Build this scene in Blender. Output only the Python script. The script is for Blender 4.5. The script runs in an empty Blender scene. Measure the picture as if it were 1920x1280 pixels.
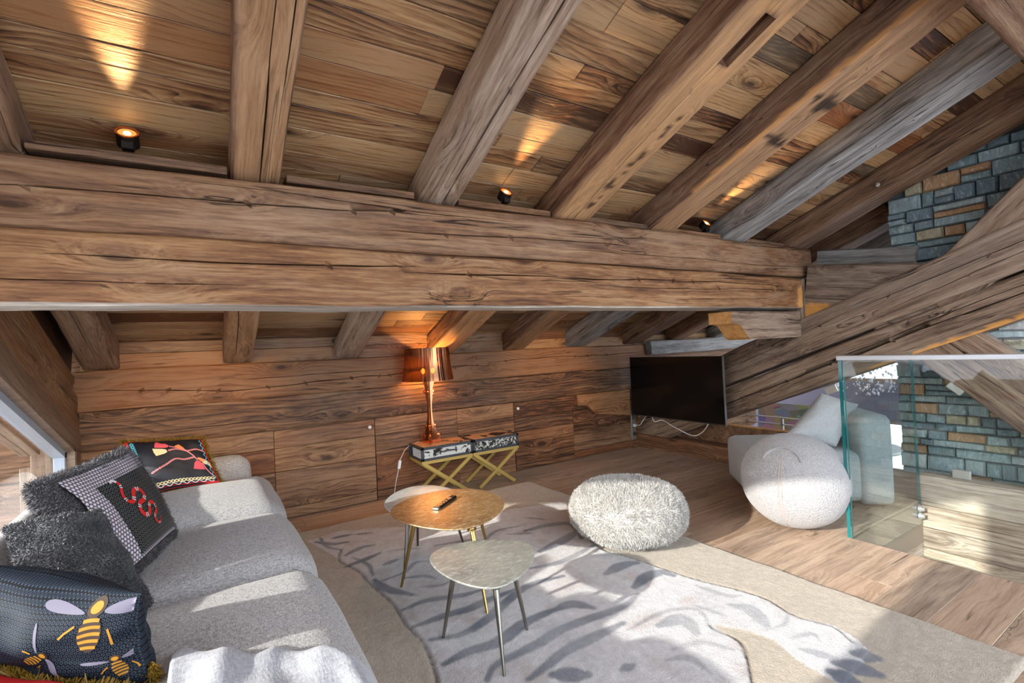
import bpy, bmesh, math, random
import numpy as np
from mathutils import Vector, Matrix
from mathutils.bvhtree import BVHTree
import mathutils

S = bpy.context.scene
COL = S.collection
rnd = random.Random(7)
R = math.radians

# ------------------------------------------------------------------ camera
cam_d = bpy.data.cameras.new('camera')
cam_d.sensor_fit = 'HORIZONTAL'
cam_d.sensor_width = 36.0
cam_d.lens = 17.1144
cam_d.clip_start = 0.02
cam_d.clip_end = 2000
cam = bpy.data.objects.new('camera', cam_d)
COL.objects.link(cam)
_right = Vector((0.845040376, -0.532638218, -0.046939220))
_down = Vector((-0.031803376, 0.037562450, -0.998788068))
_fwd = Vector((0.533755850, 0.845509072, 0.014802093))
_m = Matrix.Identity(4)
for _i in range(3):
    _m[_i][0] = _right[_i]; _m[_i][1] = -_down[_i]; _m[_i][2] = -_fwd[_i]
_m[2][3] = 1.25
cam.matrix_world = _m
S.camera = cam

# ------------------------------------------------------------------ world, sun, exposure
SUN_DIR = Vector((2.72, 0.20, -1.0)).normalized()
SKY_STRENGTH = 1.55
SUN_STRENGTH = 8.0
EXPOSURE = 0.0
w = bpy.data.worlds.new('world'); S.world = w
w.use_nodes = True
wn = w.node_tree.nodes; wl = w.node_tree.links
sky = wn.new('ShaderNodeTexSky')
sky.sky_type = 'NISHITA'
sky.sun_disc = False
sky.sun_elevation = math.asin(-SUN_DIR.z)
sky.sun_rotation = math.atan2(-SUN_DIR.x, -SUN_DIR.y)
sky.altitude = 1800
sky.air_density = 1.0
sky.dust_density = 1.2
sky.ozone_density = 1.0
hs_w = wn.new('ShaderNodeHueSaturation')           # white balance of the photograph
hs_w.inputs['Saturation'].default_value = 0.42
wl.new(sky.outputs[0], hs_w.inputs['Color'])
tint_w = wn.new('ShaderNodeMix'); tint_w.data_type = 'RGBA'; tint_w.blend_type = 'MULTIPLY'; tint_w.inputs[0].default_value = 1.0
tint_w.inputs[7].default_value = (1.0, 0.95, 0.90, 1)
wl.new(hs_w.outputs[0], tint_w.inputs[6])
wl.new(tint_w.outputs[2], wn['Background'].inputs[0])
wn['Background'].inputs[1].default_value = SKY_STRENGTH
sd = bpy.data.lights.new('sun', 'SUN')
sd.energy = SUN_STRENGTH; sd.angle = R(0.9); sd.color = (1.0, 0.96, 0.90)
sun = bpy.data.objects.new('sun', sd); COL.objects.link(sun)
sun.rotation_euler = SUN_DIR.to_track_quat('-Z', 'Y').to_euler()
S.cycles.max_bounces = 8; S.cycles.diffuse_bounces = 4; S.cycles.glossy_bounces = 4; S.cycles.transparent_max_bounces = 12
S.view_settings.view_transform = 'Standard'
S.view_settings.look = 'None'
S.view_settings.exposure = EXPOSURE
S.view_settings.gamma = 1.0
S.view_settings.use_curve_mapping = False

# ------------------------------------------------------------------ helpers
def tag(o, label=None, cat=None, group=None, kind=None):
    if label: o['label'] = label
    if cat: o['category'] = cat
    if group: o['group'] = group
    if kind: o['kind'] = kind
    return o

def empty(name, loc=(0, 0, 0), rz=0.0):
    o = bpy.data.objects.new(name, None); COL.objects.link(o)
    o.location = loc; o.rotation_euler = (0, 0, rz); o.empty_display_size = 0.1
    return o

def link(name, me, parent=None, mats=(), matrix=None):
    o = bpy.data.objects.new(name, me); COL.objects.link(o)
    for m in (mats if isinstance(mats, (list, tuple)) else [mats]):
        if m is not None and len(me.materials) < len(mats if isinstance(mats, (list, tuple)) else [mats]):
            me.materials.append(m)
    if matrix is not None: o.matrix_local = matrix
    if parent is not None: o.parent = parent
    return o

class MB:
    def __init__(s):
        s.v = []; s.f = []; s.mi = []; s.uv = None
    def add(s, vs, fs, mi=0, mat=None):
        b = len(s.v)
        if mat is not None: vs = [mat @ Vector(p) for p in vs]
        s.v.extend([tuple(p) for p in vs])
        s.f.extend([tuple(i + b for i in f) for f in fs]); s.mi.extend([mi] * len(fs))
        return s
    def box(s, lo, hi, ch=0.0, mi=0, mat=None):
        (x0, y0, z0), (x1, y1, z1) = lo, hi
        if ch <= 0:
            vs = [(x0,y0,z0),(x1,y0,z0),(x1,y1,z0),(x0,y1,z0),(x0,y0,z1),(x1,y0,z1),(x1,y1,z1),(x0,y1,z1)]
            fs = [(0,3,2,1),(4,5,6,7),(0,1,5,4),(1,2,6,5),(2,3,7,6),(3,0,4,7)]
            return s.add(vs, fs, mi, mat)
        c = ch; vs = []; idx = {}
        for ix, (xa, xs) in enumerate(((x0, 1), (x1, -1))):
            for iy, (ya, ys) in enumerate(((y0, 1), (y1, -1))):
                for iz, (za, zs) in enumerate(((z0, 1), (z1, -1))):
                    for a in range(3):
                        p = [xa + xs * c, ya + ys * c, za + zs * c]
                        p[a] = (xa, ya, za)[a]
                        idx[(ix, iy, iz, a)] = len(vs); vs.append(p)
        g = lambda *k: idx[k]
        fs = [
            (g(0,0,0,0), g(0,0,1,0), g(0,1,1,0), g(0,1,0,0)), (g(1,0,0,0), g(1,1,0,0), g(1,1,1,0), g(1,0,1,0)),
            (g(0,0,0,1), g(1,0,0,1), g(1,0,1,1), g(0,0,1,1)), (g(0,1,0,1), g(0,1,1,1), g(1,1,1,1), g(1,1,0,1)),
            (g(0,0,0,2), g(0,1,0,2), g(1,1,0,2), g(1,0,0,2)), (g(0,0,1,2), g(1,0,1,2), g(1,1,1,2), g(0,1,1,2)),
            (g(0,0,0,1), g(0,0,0,2), g(1,0,0,2), g(1,0,0,1)), (g(0,0,1,1), g(1,0,1,1), g(1,0,1,2), g(0,0,1,2)),
            (g(0,1,0,1), g(1,1,0,1), g(1,1,0,2), g(0,1,0,2)), (g(0,1,1,1), g(0,1,1,2), g(1,1,1,2), g(1,1,1,1)),
            (g(0,0,0,0), g(0,1,0,0), g(0,1,0,2), g(0,0,0,2)), (g(1,0,0,0), g(1,0,0,2), g(1,1,0,2), g(1,1,0,0)),
            (g(0,0,1,0), g(0,0,1,2), g(0,1,1,2), g(0,1,1,0)), (g(1,0,1,0), g(1,1,1,0), g(1,1,1,2), g(1,0,1,2)),
            (g(0,0,0,0), g(0,0,0,1), g(0,0,1,1), g(0,0,1,0)), (g(1,0,0,0), g(1,0,1,0), g(1,0,1,1), g(1,0,0,1)),
            (g(0,1,0,0), g(0,1,1,0), g(0,1,1,1), g(0,1,0,1)), (g(1,1,0,0), g(1,1,0,1), g(1,1,1,1), g(1,1,1,0)),
        ]
        for ix in (0, 1):
            for iy in (0, 1):
                for iz in (0, 1):
                    t = (g(ix,iy,iz,0), g(ix,iy,iz,1), g(ix,iy,iz,2))
                    fs.append(t if (ix + iy + iz) % 2 == 0 else t[::-1])
        return s.add(vs, fs, mi, mat)
    def lathe(s, prof, n=32, mi=0, mat=None, cap=True):
        vs = []; fs = []
        for r, z in prof:
            for i in range(n):
                a = 2 * math.pi * i / n
                vs.append((r * math.cos(a), r * math.sin(a), z))
        for k in range(len(prof) - 1):
            for i in range(n):
                j = (i + 1) % n
                fs.append((k*n+i, k*n+j, (k+1)*n+j, (k+1)*n+i))
        if cap:
            if prof[0][0] > 1e-6: fs.append(tuple(range(n - 1, -1, -1)))
            if prof[-1][0] > 1e-6: fs.append(tuple((len(prof)-1)*n + i for i in range(n)))
        return s.add(vs, fs, mi, mat)
    def tube(s, pts, r, n=10, mi=0, mat=None, cap=True):
        pts = [Vector(p) for p in pts]
        rs = r if isinstance(r, (list, tuple)) else [r] * len(pts)
        vs = []; fs = []; up = Vector((0, 0, 1)); prevu = None
        for k, p in enumerate(pts):
            t = (pts[min(k+1, len(pts)-1)] - pts[max(k-1, 0)]).normalized()
            if prevu is None:
                u = t.cross(up)
                if u.length < 1e-3: u = t.cross(Vector((1, 0, 0)))
            else:
                u = prevu - t * prevu.dot(t)
            u.normalize(); prevu = u; v = t.cross(u)
            for i in range(n):
                a = 2 * math.pi * i / n
                vs.append(p + (u * math.cos(a) + v * math.sin(a)) * rs[k])
        for k in range(len(pts) - 1):
            for i in range(n):
                j = (i + 1) % n
                fs.append((k*n+i, k*n+j, (k+1)*n+j, (k+1)*n+i))
        if cap:
            fs.append(tuple(range(n - 1, -1, -1))); fs.append(tuple((len(pts)-1)*n + i for i in range(n)))
        return s.add(vs, fs, mi, mat)
    def prism(s, poly, z0, z1, mi=0, mat=None):
        n = len(poly)
        vs = [(x, y, z0) for x, y in poly] + [(x, y, z1) for x, y in poly]
        fs = [tuple(range(n - 1, -1, -1)), tuple(range(n, 2 * n))]
        for i in range(n):
            j = (i + 1) % n; fs.append((i, j, n + j, n + i))
        return s.add(vs, fs, mi, mat)
    def mesh(s, name='mesh', smooth=None):
        me = bpy.data.meshes.new(name)
        me.from_pydata(s.v, [], s.f)
        if any(s.mi): me.polygons.foreach_set('material_index', s.mi)
        if smooth is not None: shade(me, smooth)
        me.update()
        return me
    def build(s, name, mats, parent=None, smooth=None, matrix=None):
        me = s.mesh(name, smooth)
        ms = mats if isinstance(mats, (list, tuple)) else [mats]
        for m in ms: me.materials.append(m)
        o = bpy.data.objects.new(name, me); COL.objects.link(o)
        if matrix is not None: o.matrix_local = matrix
        if parent is not None: o.parent = parent
        return o

def shade(me, angle):
    """smooth shading with sharp edges above the angle (degrees)"""
    me.polygons.foreach_set('use_smooth', [True] * len(me.polygons))
    if angle < 180:
        bm = bmesh.new(); bm.from_mesh(me)
        a = R(angle)
        for e in bm.edges:
            if len(e.link_faces) == 2 and e.calc_face_angle(0) > a: e.smooth = False
        bm.to_mesh(me); bm.free()

def np_mesh(name, V, F, uv=None, smooth=True):
    me = bpy.data.meshes.new(name)
    V = np.asarray(V, dtype=np.float32); F = np.asarray(F, dtype=np.int32)
    k = F.shape[1]
    me.vertices.add(len(V)); me.vertices.foreach_set('co', V.ravel())
    me.loops.add(F.size); me.loops.foreach_set('vertex_index', F.ravel())
    me.polygons.add(len(F))
    me.polygons.foreach_set('loop_start', np.arange(0, F.size, k, dtype=np.int32))
    try: me.polygons.foreach_set('loop_total', np.full(len(F), k, dtype=np.int32))
    except Exception: pass
    me.polygons.foreach_set('use_smooth', np.full(len(F), smooth, dtype=bool))
    me.update(calc_edges=True)
    if uv is not None:
        l = me.uv_layers.new(name='UVMap')
        l.data.foreach_set('uv', np.asarray(uv, dtype=np.float32)[F.ravel()].ravel())
    return me

def set_attr(me, name, vals):
    a = me.attributes.new(name, 'FLOAT', 'POINT'); a.data.foreach_set('value', np.asarray(vals, dtype=np.float32))

def _hash(i, j, k, seed):
    n = (i * 73856093) ^ (j * 19349663) ^ (k * 83492791) ^ (seed * 2654435761)
    n = n & 0xffffffff
    n = ((n ^ (n >> 13)) * 1274126177) & 0xffffffff
    n = n ^ (n >> 16)
    return (n & 0xffff) / 32767.5 - 1.0
def vnoise(x, y, z, seed=0):
    x, y, z = np.broadcast_arrays(np.asarray(x, float), np.asarray(y, float), np.asarray(z, float))
    i = np.floor(x).astype(np.int64); j = np.floor(y).astype(np.int64); k = np.floor(z).astype(np.int64)
    fx, fy, fz = x - i, y - j, z - k
    fx = fx*fx*(3-2*fx); fy = fy*fy*(3-2*fy); fz = fz*fz*(3-2*fz)
    r = 0
    for a in (0, 1):
        for b in (0, 1):
            for c in (0, 1):
                wgt = (fx if a else 1-fx) * (fy if b else 1-fy) * (fz if c else 1-fz)
                r = r + wgt * _hash(i+a, j+b, k+c, seed)
    return r

def frame(origin, xdir, zdir):
    x = Vector(xdir).normalized(); z = Vector(zdir); z = (z - x * z.dot(x)).normalized(); y = z.cross(x)
    m = Matrix.Identity(4)
    for i in range(3):
        m[i][0] = x[i]; m[i][1] = y[i]; m[i][2] = z[i]; m[i][3] = origin[i]
    return m

# ------------------------------------------------------------------ materials
class NT:
    def __init__(s, name):
        s.m = bpy.data.materials.new(name); s.m.use_nodes = True
        s.t = s.m.node_tree; s.n = s.t.nodes; s.l = s.t.links
        s.n.clear()
        s.out = s.n.new('ShaderNodeOutputMaterial')
    def new(s, typ, **kw):
        nd = s.n.new(typ)
        for k, v in kw.items(): setattr(nd, k, v)
        return nd
    def set(s, sock, v):
        if isinstance(v, bpy.types.NodeSocket): s.l.new(v, sock)
        elif v is not None:
            if hasattr(sock.default_value, '__len__') and not hasattr(v, '__len__'): v = [v] * len(sock.default_value)
            if hasattr(sock.default_value, '__len__') and len(sock.default_value) == 4 and len(v) == 3: v = (*v, 1)
            sock.default_value = v
    def math(s, op, a, b=None, c=None, clamp=False):
        nd = s.new('ShaderNodeMath', operation=op); nd.use_clamp = clamp
        for i, x in enumerate((a, b, c)):
            if x is not None: s.set(nd.inputs[i], x)
        return nd.outputs[0]
    def vmath(s, op, a, b=None):
        nd = s.new('ShaderNodeVectorMath', operation=op)
        s.set(nd.inputs[0], a)
        if b is not None: s.set(nd.inputs[3] if op == 'SCALE' else nd.inputs[1], b)
        return nd.outputs['Value'] if op in ('LENGTH', 'DISTANCE', 'DOT_PRODUCT') else nd.outputs[0]
    def noise(s, vec, scale=1, detail=4, rough=.55, dist=0, out=0):
        nd = s.new('ShaderNodeTexNoise'); s.set(nd.inputs['Vector'], vec)
        nd.inputs['Scale'].default_value = scale; nd.inputs['Detail'].default_value = detail
        nd.inputs['Roughness'].default_value = rough; nd.inputs['Distortion'].default_value = dist
        return nd.outputs[out]
    def voro(s, vec, scale=1, feature='F1', rand=1.0, out='Distance'):
        nd = s.new('ShaderNodeTexVoronoi', feature=feature); s.set(nd.inputs['Vector'], vec)
        nd.inputs['Scale'].default_value = scale; nd.inputs['Randomness'].default_value = rand
        return nd.outputs[out]
    def ramp(s, fac, stops, interp='LINEAR'):
        nd = s.new('ShaderNodeValToRGB'); nd.color_ramp.interpolation = interp
        e = nd.color_ramp.elements
        while len(e) < len(stops): e.new(0.5)
        for el, (p, c) in zip(e, stops):
            el.position = p; el.color = (*c, 1) if hasattr(c, '__len__') else (c, c, c, 1)
        s.set(nd.inputs[0], fac)
        return nd.outputs[0]
    def mix(s, fac, a, b, blend='MIX'):
        nd = s.new('ShaderNodeMix', data_type='RGBA', blend_type=blend)
        s.set(nd.inputs[0], fac); s.set(nd.inputs[6], a); s.set(nd.inputs[7], b)
        return nd.outputs[2]
    def maprange(s, v, a, b, c=0., d=1., smooth=False):
        nd = s.new('ShaderNodeMapRange'); nd.clamp = True
        if smooth: nd.interpolation_type = 'SMOOTHSTEP'
        s.set(nd.inputs[0], v)
        for i, x in zip((1, 2, 3, 4), (a, b, c, d)): nd.inputs[i].default_value = x
        return nd.outputs[0]
    def coord(s, which='Object'):
        return s.new('ShaderNodeTexCoord').outputs[which]
    def info(s, which='Random'):
        return s.new('ShaderNodeObjectInfo').outputs[which]
    def attr(s, name, out='Fac'):
        return s.new('ShaderNodeAttribute', attribute_name=name).outputs[out]
    def bump(s, h, strength=.3, dist=.01, normal=None):
        nd = s.new('ShaderNodeBump'); nd.inputs['Strength'].default_value = strength; nd.inputs['Distance'].default_value = dist
        s.set(nd.inputs['Height'], h)
        if normal is not None: s.set(nd.inputs['Normal'], normal)
        return nd.outputs[0]
    def pbsdf(s, color=None, rough=.5, metal=0, normal=None, spec=.5, **kw):
        nd = s.new('ShaderNodeBsdfPrincipled')
        s.set(nd.inputs['Base Color'], color); s.set(nd.inputs['Roughness'], rough); s.set(nd.inputs['Metallic'], metal)
        nd.inputs['Specular IOR Level'].default_value = spec
        if normal is not None: s.set(nd.inputs['Normal'], normal)
        for k, v in kw.items(): s.set(nd.inputs[k], v)
        return nd.outputs[0]
    def finish(s, sh):
        s.l.new(sh, s.out.inputs[0]); return s.m

def srgb(r, g, b):
    f = lambda c: (c / 12.92 if c <= .04045 else ((c + .055) / 1.055) ** 2.4)
    return (f(r / 255), f(g / 255), f(b / 255))

def wood(name, dark, mid, light, grey=None, grey_amt=.35, var=.35, ring=7., rough=.62, stain=True, crack=.8, fresh=None, bump=.5, knots=1.0, spec=.35, ringw=.09, saw=0., k=1.0, sat=1.0, pale=None):
    """aged timber, grain along the local X axis; varies per object"""
    t = NT(name)
    def adj(c):
        g_ = (c[0] + c[1] + c[2]) / 3
        return tuple(max(0, g_ + (x - g_) * sat) * k for x in c)
    dark, mid, light = adj(dark), adj(mid), adj(light)
    if grey is not None: grey = tuple(x * k for x in grey)
    r = t.info('Random')
    off = t.new('ShaderNodeCombineXYZ')
    t.set(off.inputs[0], t.math('MULTIPLY', r, 37.0)); t.set(off.inputs[1], t.math('MULTIPLY', r, 91.0)); t.set(off.inputs[2], t.math('MULTIPLY', r, 53.0))
    P = t.vmath('ADD', t.coord('Object'), off.outputs[0])
    warp = t.vmath('SUBTRACT', t.noise(t.vmath('MULTIPLY', P, (.8, 3.2, 3.2)), 1, 2, .5, 0, 1), (.5, .5, .5))
    # knots push the grain lines aside
    vk = t.new('ShaderNodeTexVoronoi'); t.set(vk.inputs['Vector'], t.vmath('MULTIPLY', t.vmath('ADD', P, t.vmath('MULTIPLY', warp, (.3, .05, .05))), (1.7, 5.2, 5.2))); vk.inputs['Scale'].default_value = 1.0
    kd0 = vk.outputs['Distance']
    kpull = t.maprange(kd0, .0, .42, 1, 0, True)
    kc = t.new('ShaderNodeCombineXYZ')
    t.set(kc.inputs[1], t.math('MULTIPLY', kpull, .050)); t.set(kc.inputs[2], t.math('MULTIPLY', kpull, .050))
    Pw = t.vmath('ADD', t.vmath('ADD', P, t.vmath('MULTIPLY', warp, (.02, .05, .05))), kc.outputs[0])
    streak = t.noise(t.vmath('MULTIPLY', Pw, (.8, 26, 26)), 1, 5, .68, .2)
    fibre = t.noise(t.vmath('MULTIPLY', Pw, (7.5, 110, 110)), 1, 3, .7)
    mott = t.noise(t.vmath('MULTIPLY', P, (3.0, 11, 11)), 1, 4, .65)
    blotch = t.noise(t.vmath('MULTIPLY', P, (.9, 3.6, 3.6)), 1, 3, .6)
    wv = t.new('ShaderNodeTexWave', wave_type='BANDS', bands_direction='DIAGONAL', wave_profile='SAW')
    t.set(wv.inputs['Vector'], t.vmath('MULTIPLY', t.vmath('ADD', Pw, t.vmath('MULTIPLY', warp, (0, .16, .16))), (.015, 1, 1)))
    wv.inputs['Scale'].default_value = ring * 3.0; wv.inputs['Distortion'].default_value = 1.2; wv.inputs['Detail'].default_value = 3.0
    wv.inputs['Detail Scale'].default_value = 2.4; wv.inputs['Detail Roughness'].default_value = .55
    rings = t.math('POWER', wv.outputs['Fac'], 2.2)
    ce = lambda s_, k: t.math('MULTIPLY', t.math('SUBTRACT', s_, .5), k)
    v = t.math('ADD', t.math('ADD', ce(streak, 1.15), ce(fibre, .70)), t.math('ADD', ce(mott, .55), ce(blotch, .30)))
    v = t.math('ADD', t.math('SUBTRACT', v, t.math('MULTIPLY', t.math('SUBTRACT', rings, .3), ringw * 1.6)), .52)
    v = t.math('ADD', v, t.math('MULTIPLY', t.math('SUBTRACT', r, .5), var * .55))
    if saw:
        ws = t.new('ShaderNodeTexWave', wave_type='BANDS', bands_direction='X', wave_profile='SIN')
        t.set(ws.inputs['Vector'], P); ws.inputs['Scale'].default_value = 26; ws.inputs['Distortion'].default_value = .6; ws.inputs['Detail'].default_value = 2
        on = t.math('MULTIPLY', t.math('GREATER_THAN', t.math('FRACT', t.math('MULTIPLY', r, 13.7)), .58), t.maprange(blotch, .42, .6))
        v = t.math('ADD', v, t.math('MULTIPLY', t.math('MULTIPLY', t.math('SUBTRACT', ws.outputs['Fac'], .5), on), saw))
    col = t.ramp(v, [(.24, dark), (.50, mid), (.80, light)])
    # boards differ in hue as well: some redder, some paler
    r3 = t.math('FRACT', t.math('MULTIPLY', r, 17.77))
    col = t.mix(t.math('MULTIPLY', t.maprange(r3, .55, 1.), min(1., var)), col, t.mix(.6, col, tuple(c * k for c, k in zip(mid, (1.12, .82, .58))), 'MIX'))
    if grey is not None:
        r2 = t.math('FRACT', t.math('MULTIPLY', r, 7.31))
        g = t.maprange(t.math('ADD', t.math('MULTIPLY', t.math('ADD', blotch, mott), .42), t.math('MULTIPLY', r2, .30)), .46, .72)
        gc = t.mix(t.maprange(v, .25, .8), tuple(c * .45 for c in grey), tuple(min(1, c * 1.3) for c in grey))
        col = t.mix(t.math('MULTIPLY', g, grey_amt), col, gc)
    # weather staining in soft patches
    st = t.maprange(t.noise(t.vmath('MULTIPLY', P, (.7, 5.0, 5.0)), 1, 4, .7), .54, .76)
    col = t.mix(t.math('MULTIPLY', st, .40), col, tuple(c * .55 for c in dark))
    kd = t.math('ADD', kd0, ce(fibre, .10))
    km = t.math('MULTIPLY', t.maprange(kd, .045, .11, 1, 0, True), knots)
    halo = t.math('MULTIPLY', t.maprange(kd, .07, .24, 1, 0, True), knots)
    col = t.mix(t.math('MULTIPLY', halo, .45), col, dark)
    col = t.mix(t.math('MULTIPLY', km, .8), col, tuple(c * .40 for c in dark))
    # drying cracks: thin dark lines along the grain
    cn = t.noise(t.vmath('MULTIPLY', Pw, (.45, 16, 16)), 1, 3, .5)
    cm = t.maprange(t.math('ABSOLUTE', t.math('SUBTRACT', cn, .5)), .003, .011, 1, 0)
    cmask = t.maprange(t.noise(t.vmath('MULTIPLY', P, (1.5, 5.0, 5.0)), 1, 2), .50, .60)
    cm = t.math('MULTIPLY', t.math('MULTIPLY', cm, cmask), crack)
    # short checks
    c2 = t.noise(t.vmath('MULTIPLY', Pw, (2.6, 60, 60)), 1, 2, .5)
    c2m = t.math('MULTIPLY', t.maprange(c2, .30, .24), crack)
    col = t.mix(t.math('MULTIPLY', c2m, .6), col, tuple(c * .3 for c in dark))
    col = t.mix(t.math('MULTIPLY', cm, .85), col, tuple(c * .18 for c in dark))
    if fresh is not None:
        col = t.mix(t.attr('fresh'), col, t.mix(t.maprange(v, .3, .7), tuple(c * .7 for c in fresh), fresh))
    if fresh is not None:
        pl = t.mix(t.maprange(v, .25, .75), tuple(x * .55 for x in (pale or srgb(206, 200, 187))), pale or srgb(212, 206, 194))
        col = t.mix(t.math('MULTIPLY', t.attr('pale'), .8), col, pl)  # lighter faces: wear plus light from below, put into the colour
    if stain:
        col = t.mix(t.math('MULTIPLY', t.attr('stain'), .9), col, tuple(c * .22 for c in dark))
    h = t.math('ADD', t.math('ADD', t.math('MULTIPLY', fibre, .40), t.math('MULTIPLY', mott, .5)), t.math('MULTIPLY', streak, .8))
    h = t.math('SUBTRACT', h, t.math('ADD', t.math('MULTIPLY', cm, 1.2), t.math('MULTIPLY', c2m, .6)))
    nrm = t.bump(h, bump, .006)
    rg = t.math('ADD', rough - .08, t.math('MULTIPLY', streak, .2))
    return t.finish(t.pbsdf(col, rg, 0, nrm, spec))

def plain(name, color, rough=.5, metal=0., noise_amt=0., nscale=40, bump=0., bscale=120, spec=.5, **kw):
    t = NT(name); c = color; n = None
    P = t.coord('Object')
    if noise_amt: c = t.mix(t.math('MULTIPLY', t.noise(P, nscale, 4), noise_amt), color, tuple(x * .35 for x in color))
    if bump: n = t.bump(t.noise(P, bscale, 3), bump, .004)
    return t.finish(t.pbsdf(c, rough, metal, n, spec, **kw))

M = {}
M['ceiling'] = wood('ceiling_wood', srgb(70, 38, 18), srgb(158, 105, 58), srgb(210, 162, 104), srgb(162, 138, 106), .7, 1.35, 8, .50, False, .5, None, .55, 1.0, .5, .18, k=.68, sat=.9)
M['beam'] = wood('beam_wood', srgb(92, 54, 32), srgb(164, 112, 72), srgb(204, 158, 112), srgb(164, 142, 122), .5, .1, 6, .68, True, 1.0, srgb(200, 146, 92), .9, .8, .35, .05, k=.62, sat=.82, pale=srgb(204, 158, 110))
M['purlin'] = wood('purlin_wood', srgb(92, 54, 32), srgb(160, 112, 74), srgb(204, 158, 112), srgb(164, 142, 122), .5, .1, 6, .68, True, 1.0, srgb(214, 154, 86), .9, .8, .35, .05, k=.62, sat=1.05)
M['beam_pale'] = wood('pale_beam_wood', srgb(96, 70, 52), srgb(160, 128, 100), srgb(200, 172, 142), srgb(168, 158, 150), .65, .1, 6, .68, True, 1.0, srgb(214, 154, 86), .9, .8, .35, .05, k=.85, sat=.8, pale=srgb(196, 160, 124))
M['beam_grey'] = wood('grey_beam_wood', srgb(88, 76, 64), srgb(150, 138, 124), srgb(190, 180, 164), srgb(164, 162, 158), .6, .1, 6, .72, True, 1.0, srgb(205, 150, 88), .9, .8, .35, .05, k=.82, sat=.35)
M['beam_dark'] = wood('dark_beam_wood', srgb(60, 38, 24), srgb(116, 80, 52), srgb(154, 116, 82), srgb(122, 106, 92), .35, .1, 6, .7, True, 1.0, srgb(205, 150, 88), .9, .8, .35, .05)
M['truss'] = wood('truss_wood', srgb(86, 60, 42), srgb(154, 120, 90), srgb(190, 156, 122), srgb(156, 142, 128), .45, .1, 6, .72, True, 1.0, srgb(222, 158, 84), .9, .6, .35, .05, k=.78, sat=.75)
M['wall'] = wood('wall_wood', srgb(70, 40, 22), srgb(148, 98, 58), srgb(192, 142, 92), srgb(146, 122, 100), .40, .8, 6, .6, True, .8, None, .6, .9, .35, .16, .30, k=.70, sat=.92)
M['floor'] = wood('floor_oak', srgb(134, 104, 78), srgb(166, 132, 100), srgb(192, 158, 124), srgb(156, 138, 120), .35, .35, 4, .40, False, .9, None, .15, 1.0, .5, .08, k=1.2, sat=.72)
M['frame'] = wood('window_board', srgb(92, 70, 54), srgb(122, 96, 76), srgb(142, 116, 94), srgb(120, 108, 98), .4, .15, 5, .5, False, .2, None, .25, .2)
M['stairwell'] = wood('stairwell_wood', srgb(124, 92, 64), srgb(186, 150, 112), srgb(214, 184, 146), srgb(176, 164, 150), .6, .35, 5, .65, False, .8, None, .5, .7, k=1.2, sat=.6)
M['sawn'] = wood('sawn_wood', srgb(176, 118, 62), srgb(206, 150, 88), srgb(222, 172, 110), None, 0, .15, 8, .7, False, .1, None, .3, .1)
M['outside_wood'] = wood('outside_wood', srgb(150, 112, 76), srgb(196, 156, 112), srgb(220, 184, 140), srgb(190, 176, 160), .4, .3, 5, .7, False, .2, None, .3, .4, k=.6, sat=.6)
# ------------------------------------------------------------------ the shell
TS = 0.3919                       # roof slope
SL = math.atan(TS)
CEIL_C, RAFT_C = 3.08, 2.895      # z = C - TS * y for boards and rafter undersides
YB = 4.20                         # back wall face
XL = -0.70                        # left (gable) wall face
XT = 4.39                         # truss face on the right

def struct(name, loc=(0, 0, 0)):
    o = empty(name, loc); o['kind'] = 'structure'; return o

_board_cache = {}
def board(name, parent, m, L, W, T, matrix, ch=.0015, cut=None):
    """one board, its length along local X, outer face towards local +Z"""
    key = (round(L, 2), round(W, 3), round(T, 3), m.name)
    me = _board_cache.get(key)
    if me is None:
        me = MB().box((-L/2, -W/2, -T), (L/2, W/2, 0), ch).mesh(name); me.materials.append(m); _board_cache[key] = me
    o = bpy.data.objects.new(name, me); COL.objects.link(o)
    o.matrix_local = matrix
    if parent is not None: o.parent = parent
    return o

# ceiling boards (run along X, between and above the rafters)
ceiling = struct('ceiling')
_dirY = Vector((0, math.cos(SL), -math.sin(SL))); _n = Vector((0, -math.sin(SL), -math.cos(SL)))
r2 = random.Random(11)
y = -1.45
while y < 4.36:
    wd = r2.choice([.085, .1, .11, .12, .14, .15])
    yc = y + wd * math.cos(SL) / 2
    x = -.72 - r2.random() * 1.2
    while x < 6.7:
        L = r2.choice([1.4, 1.8, 2.2, 2.6])
        x1 = min(x + L, 6.9); x0 = max(x, -.72)
        if x1 - x0 > .12 and not (yc < .0 and x0 > 5):
            o = board('ceiling_board', ceiling, M['ceiling'], round(x1 - x0 - .003, 2), wd - .003, .022,
                      frame((.5*(x0+x1), yc, CEIL_C - TS * yc + r2.uniform(-.002, .002)), (1, 0, 0), _n), .002)
        x = x1 if x1 > x + .01 else x + L
        if x >= 6.88: break
    y += wd * math.cos(SL)
# roof deck that closes the roof above the boards
MB().box((-2.3, -1.6/math.cos(SL), .0), (7.2, 6.9/math.cos(SL), .06)).build('roof_deck', M['beam_dark'], ceiling,
    matrix=frame((0, 0, CEIL_C + .03), (1, 0, 0), -_n))

# blocking boards between the rafters on top of the back wall
wall_back = struct('wall_back')
def face_board(parent, x0, x1, z0, z1, yf, m, T=.03, proud=0., name='board'):
    return board(name, parent, m, round(x1 - x0 - .002, 2), round(z1 - z0 - .003, 3), T,
                 frame((.5*(x0+x1), yf - proud, .5*(z0+z1)), (1, 0, 0), (0, -1, 0)), .002)
r3 = random.Random(5)
for x0, x1 in ((-.7, .9), (.9, 2.55), (2.55, 4.4), (4.4, 6.8)):
    face_board(wall_back, x0, x1, 1.22, 1.34, YB + .04, M['ceiling'])
    face_board(wall_back, x0, x1, 1.34, 1.45, YB + .04, M['ceiling'])

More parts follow.
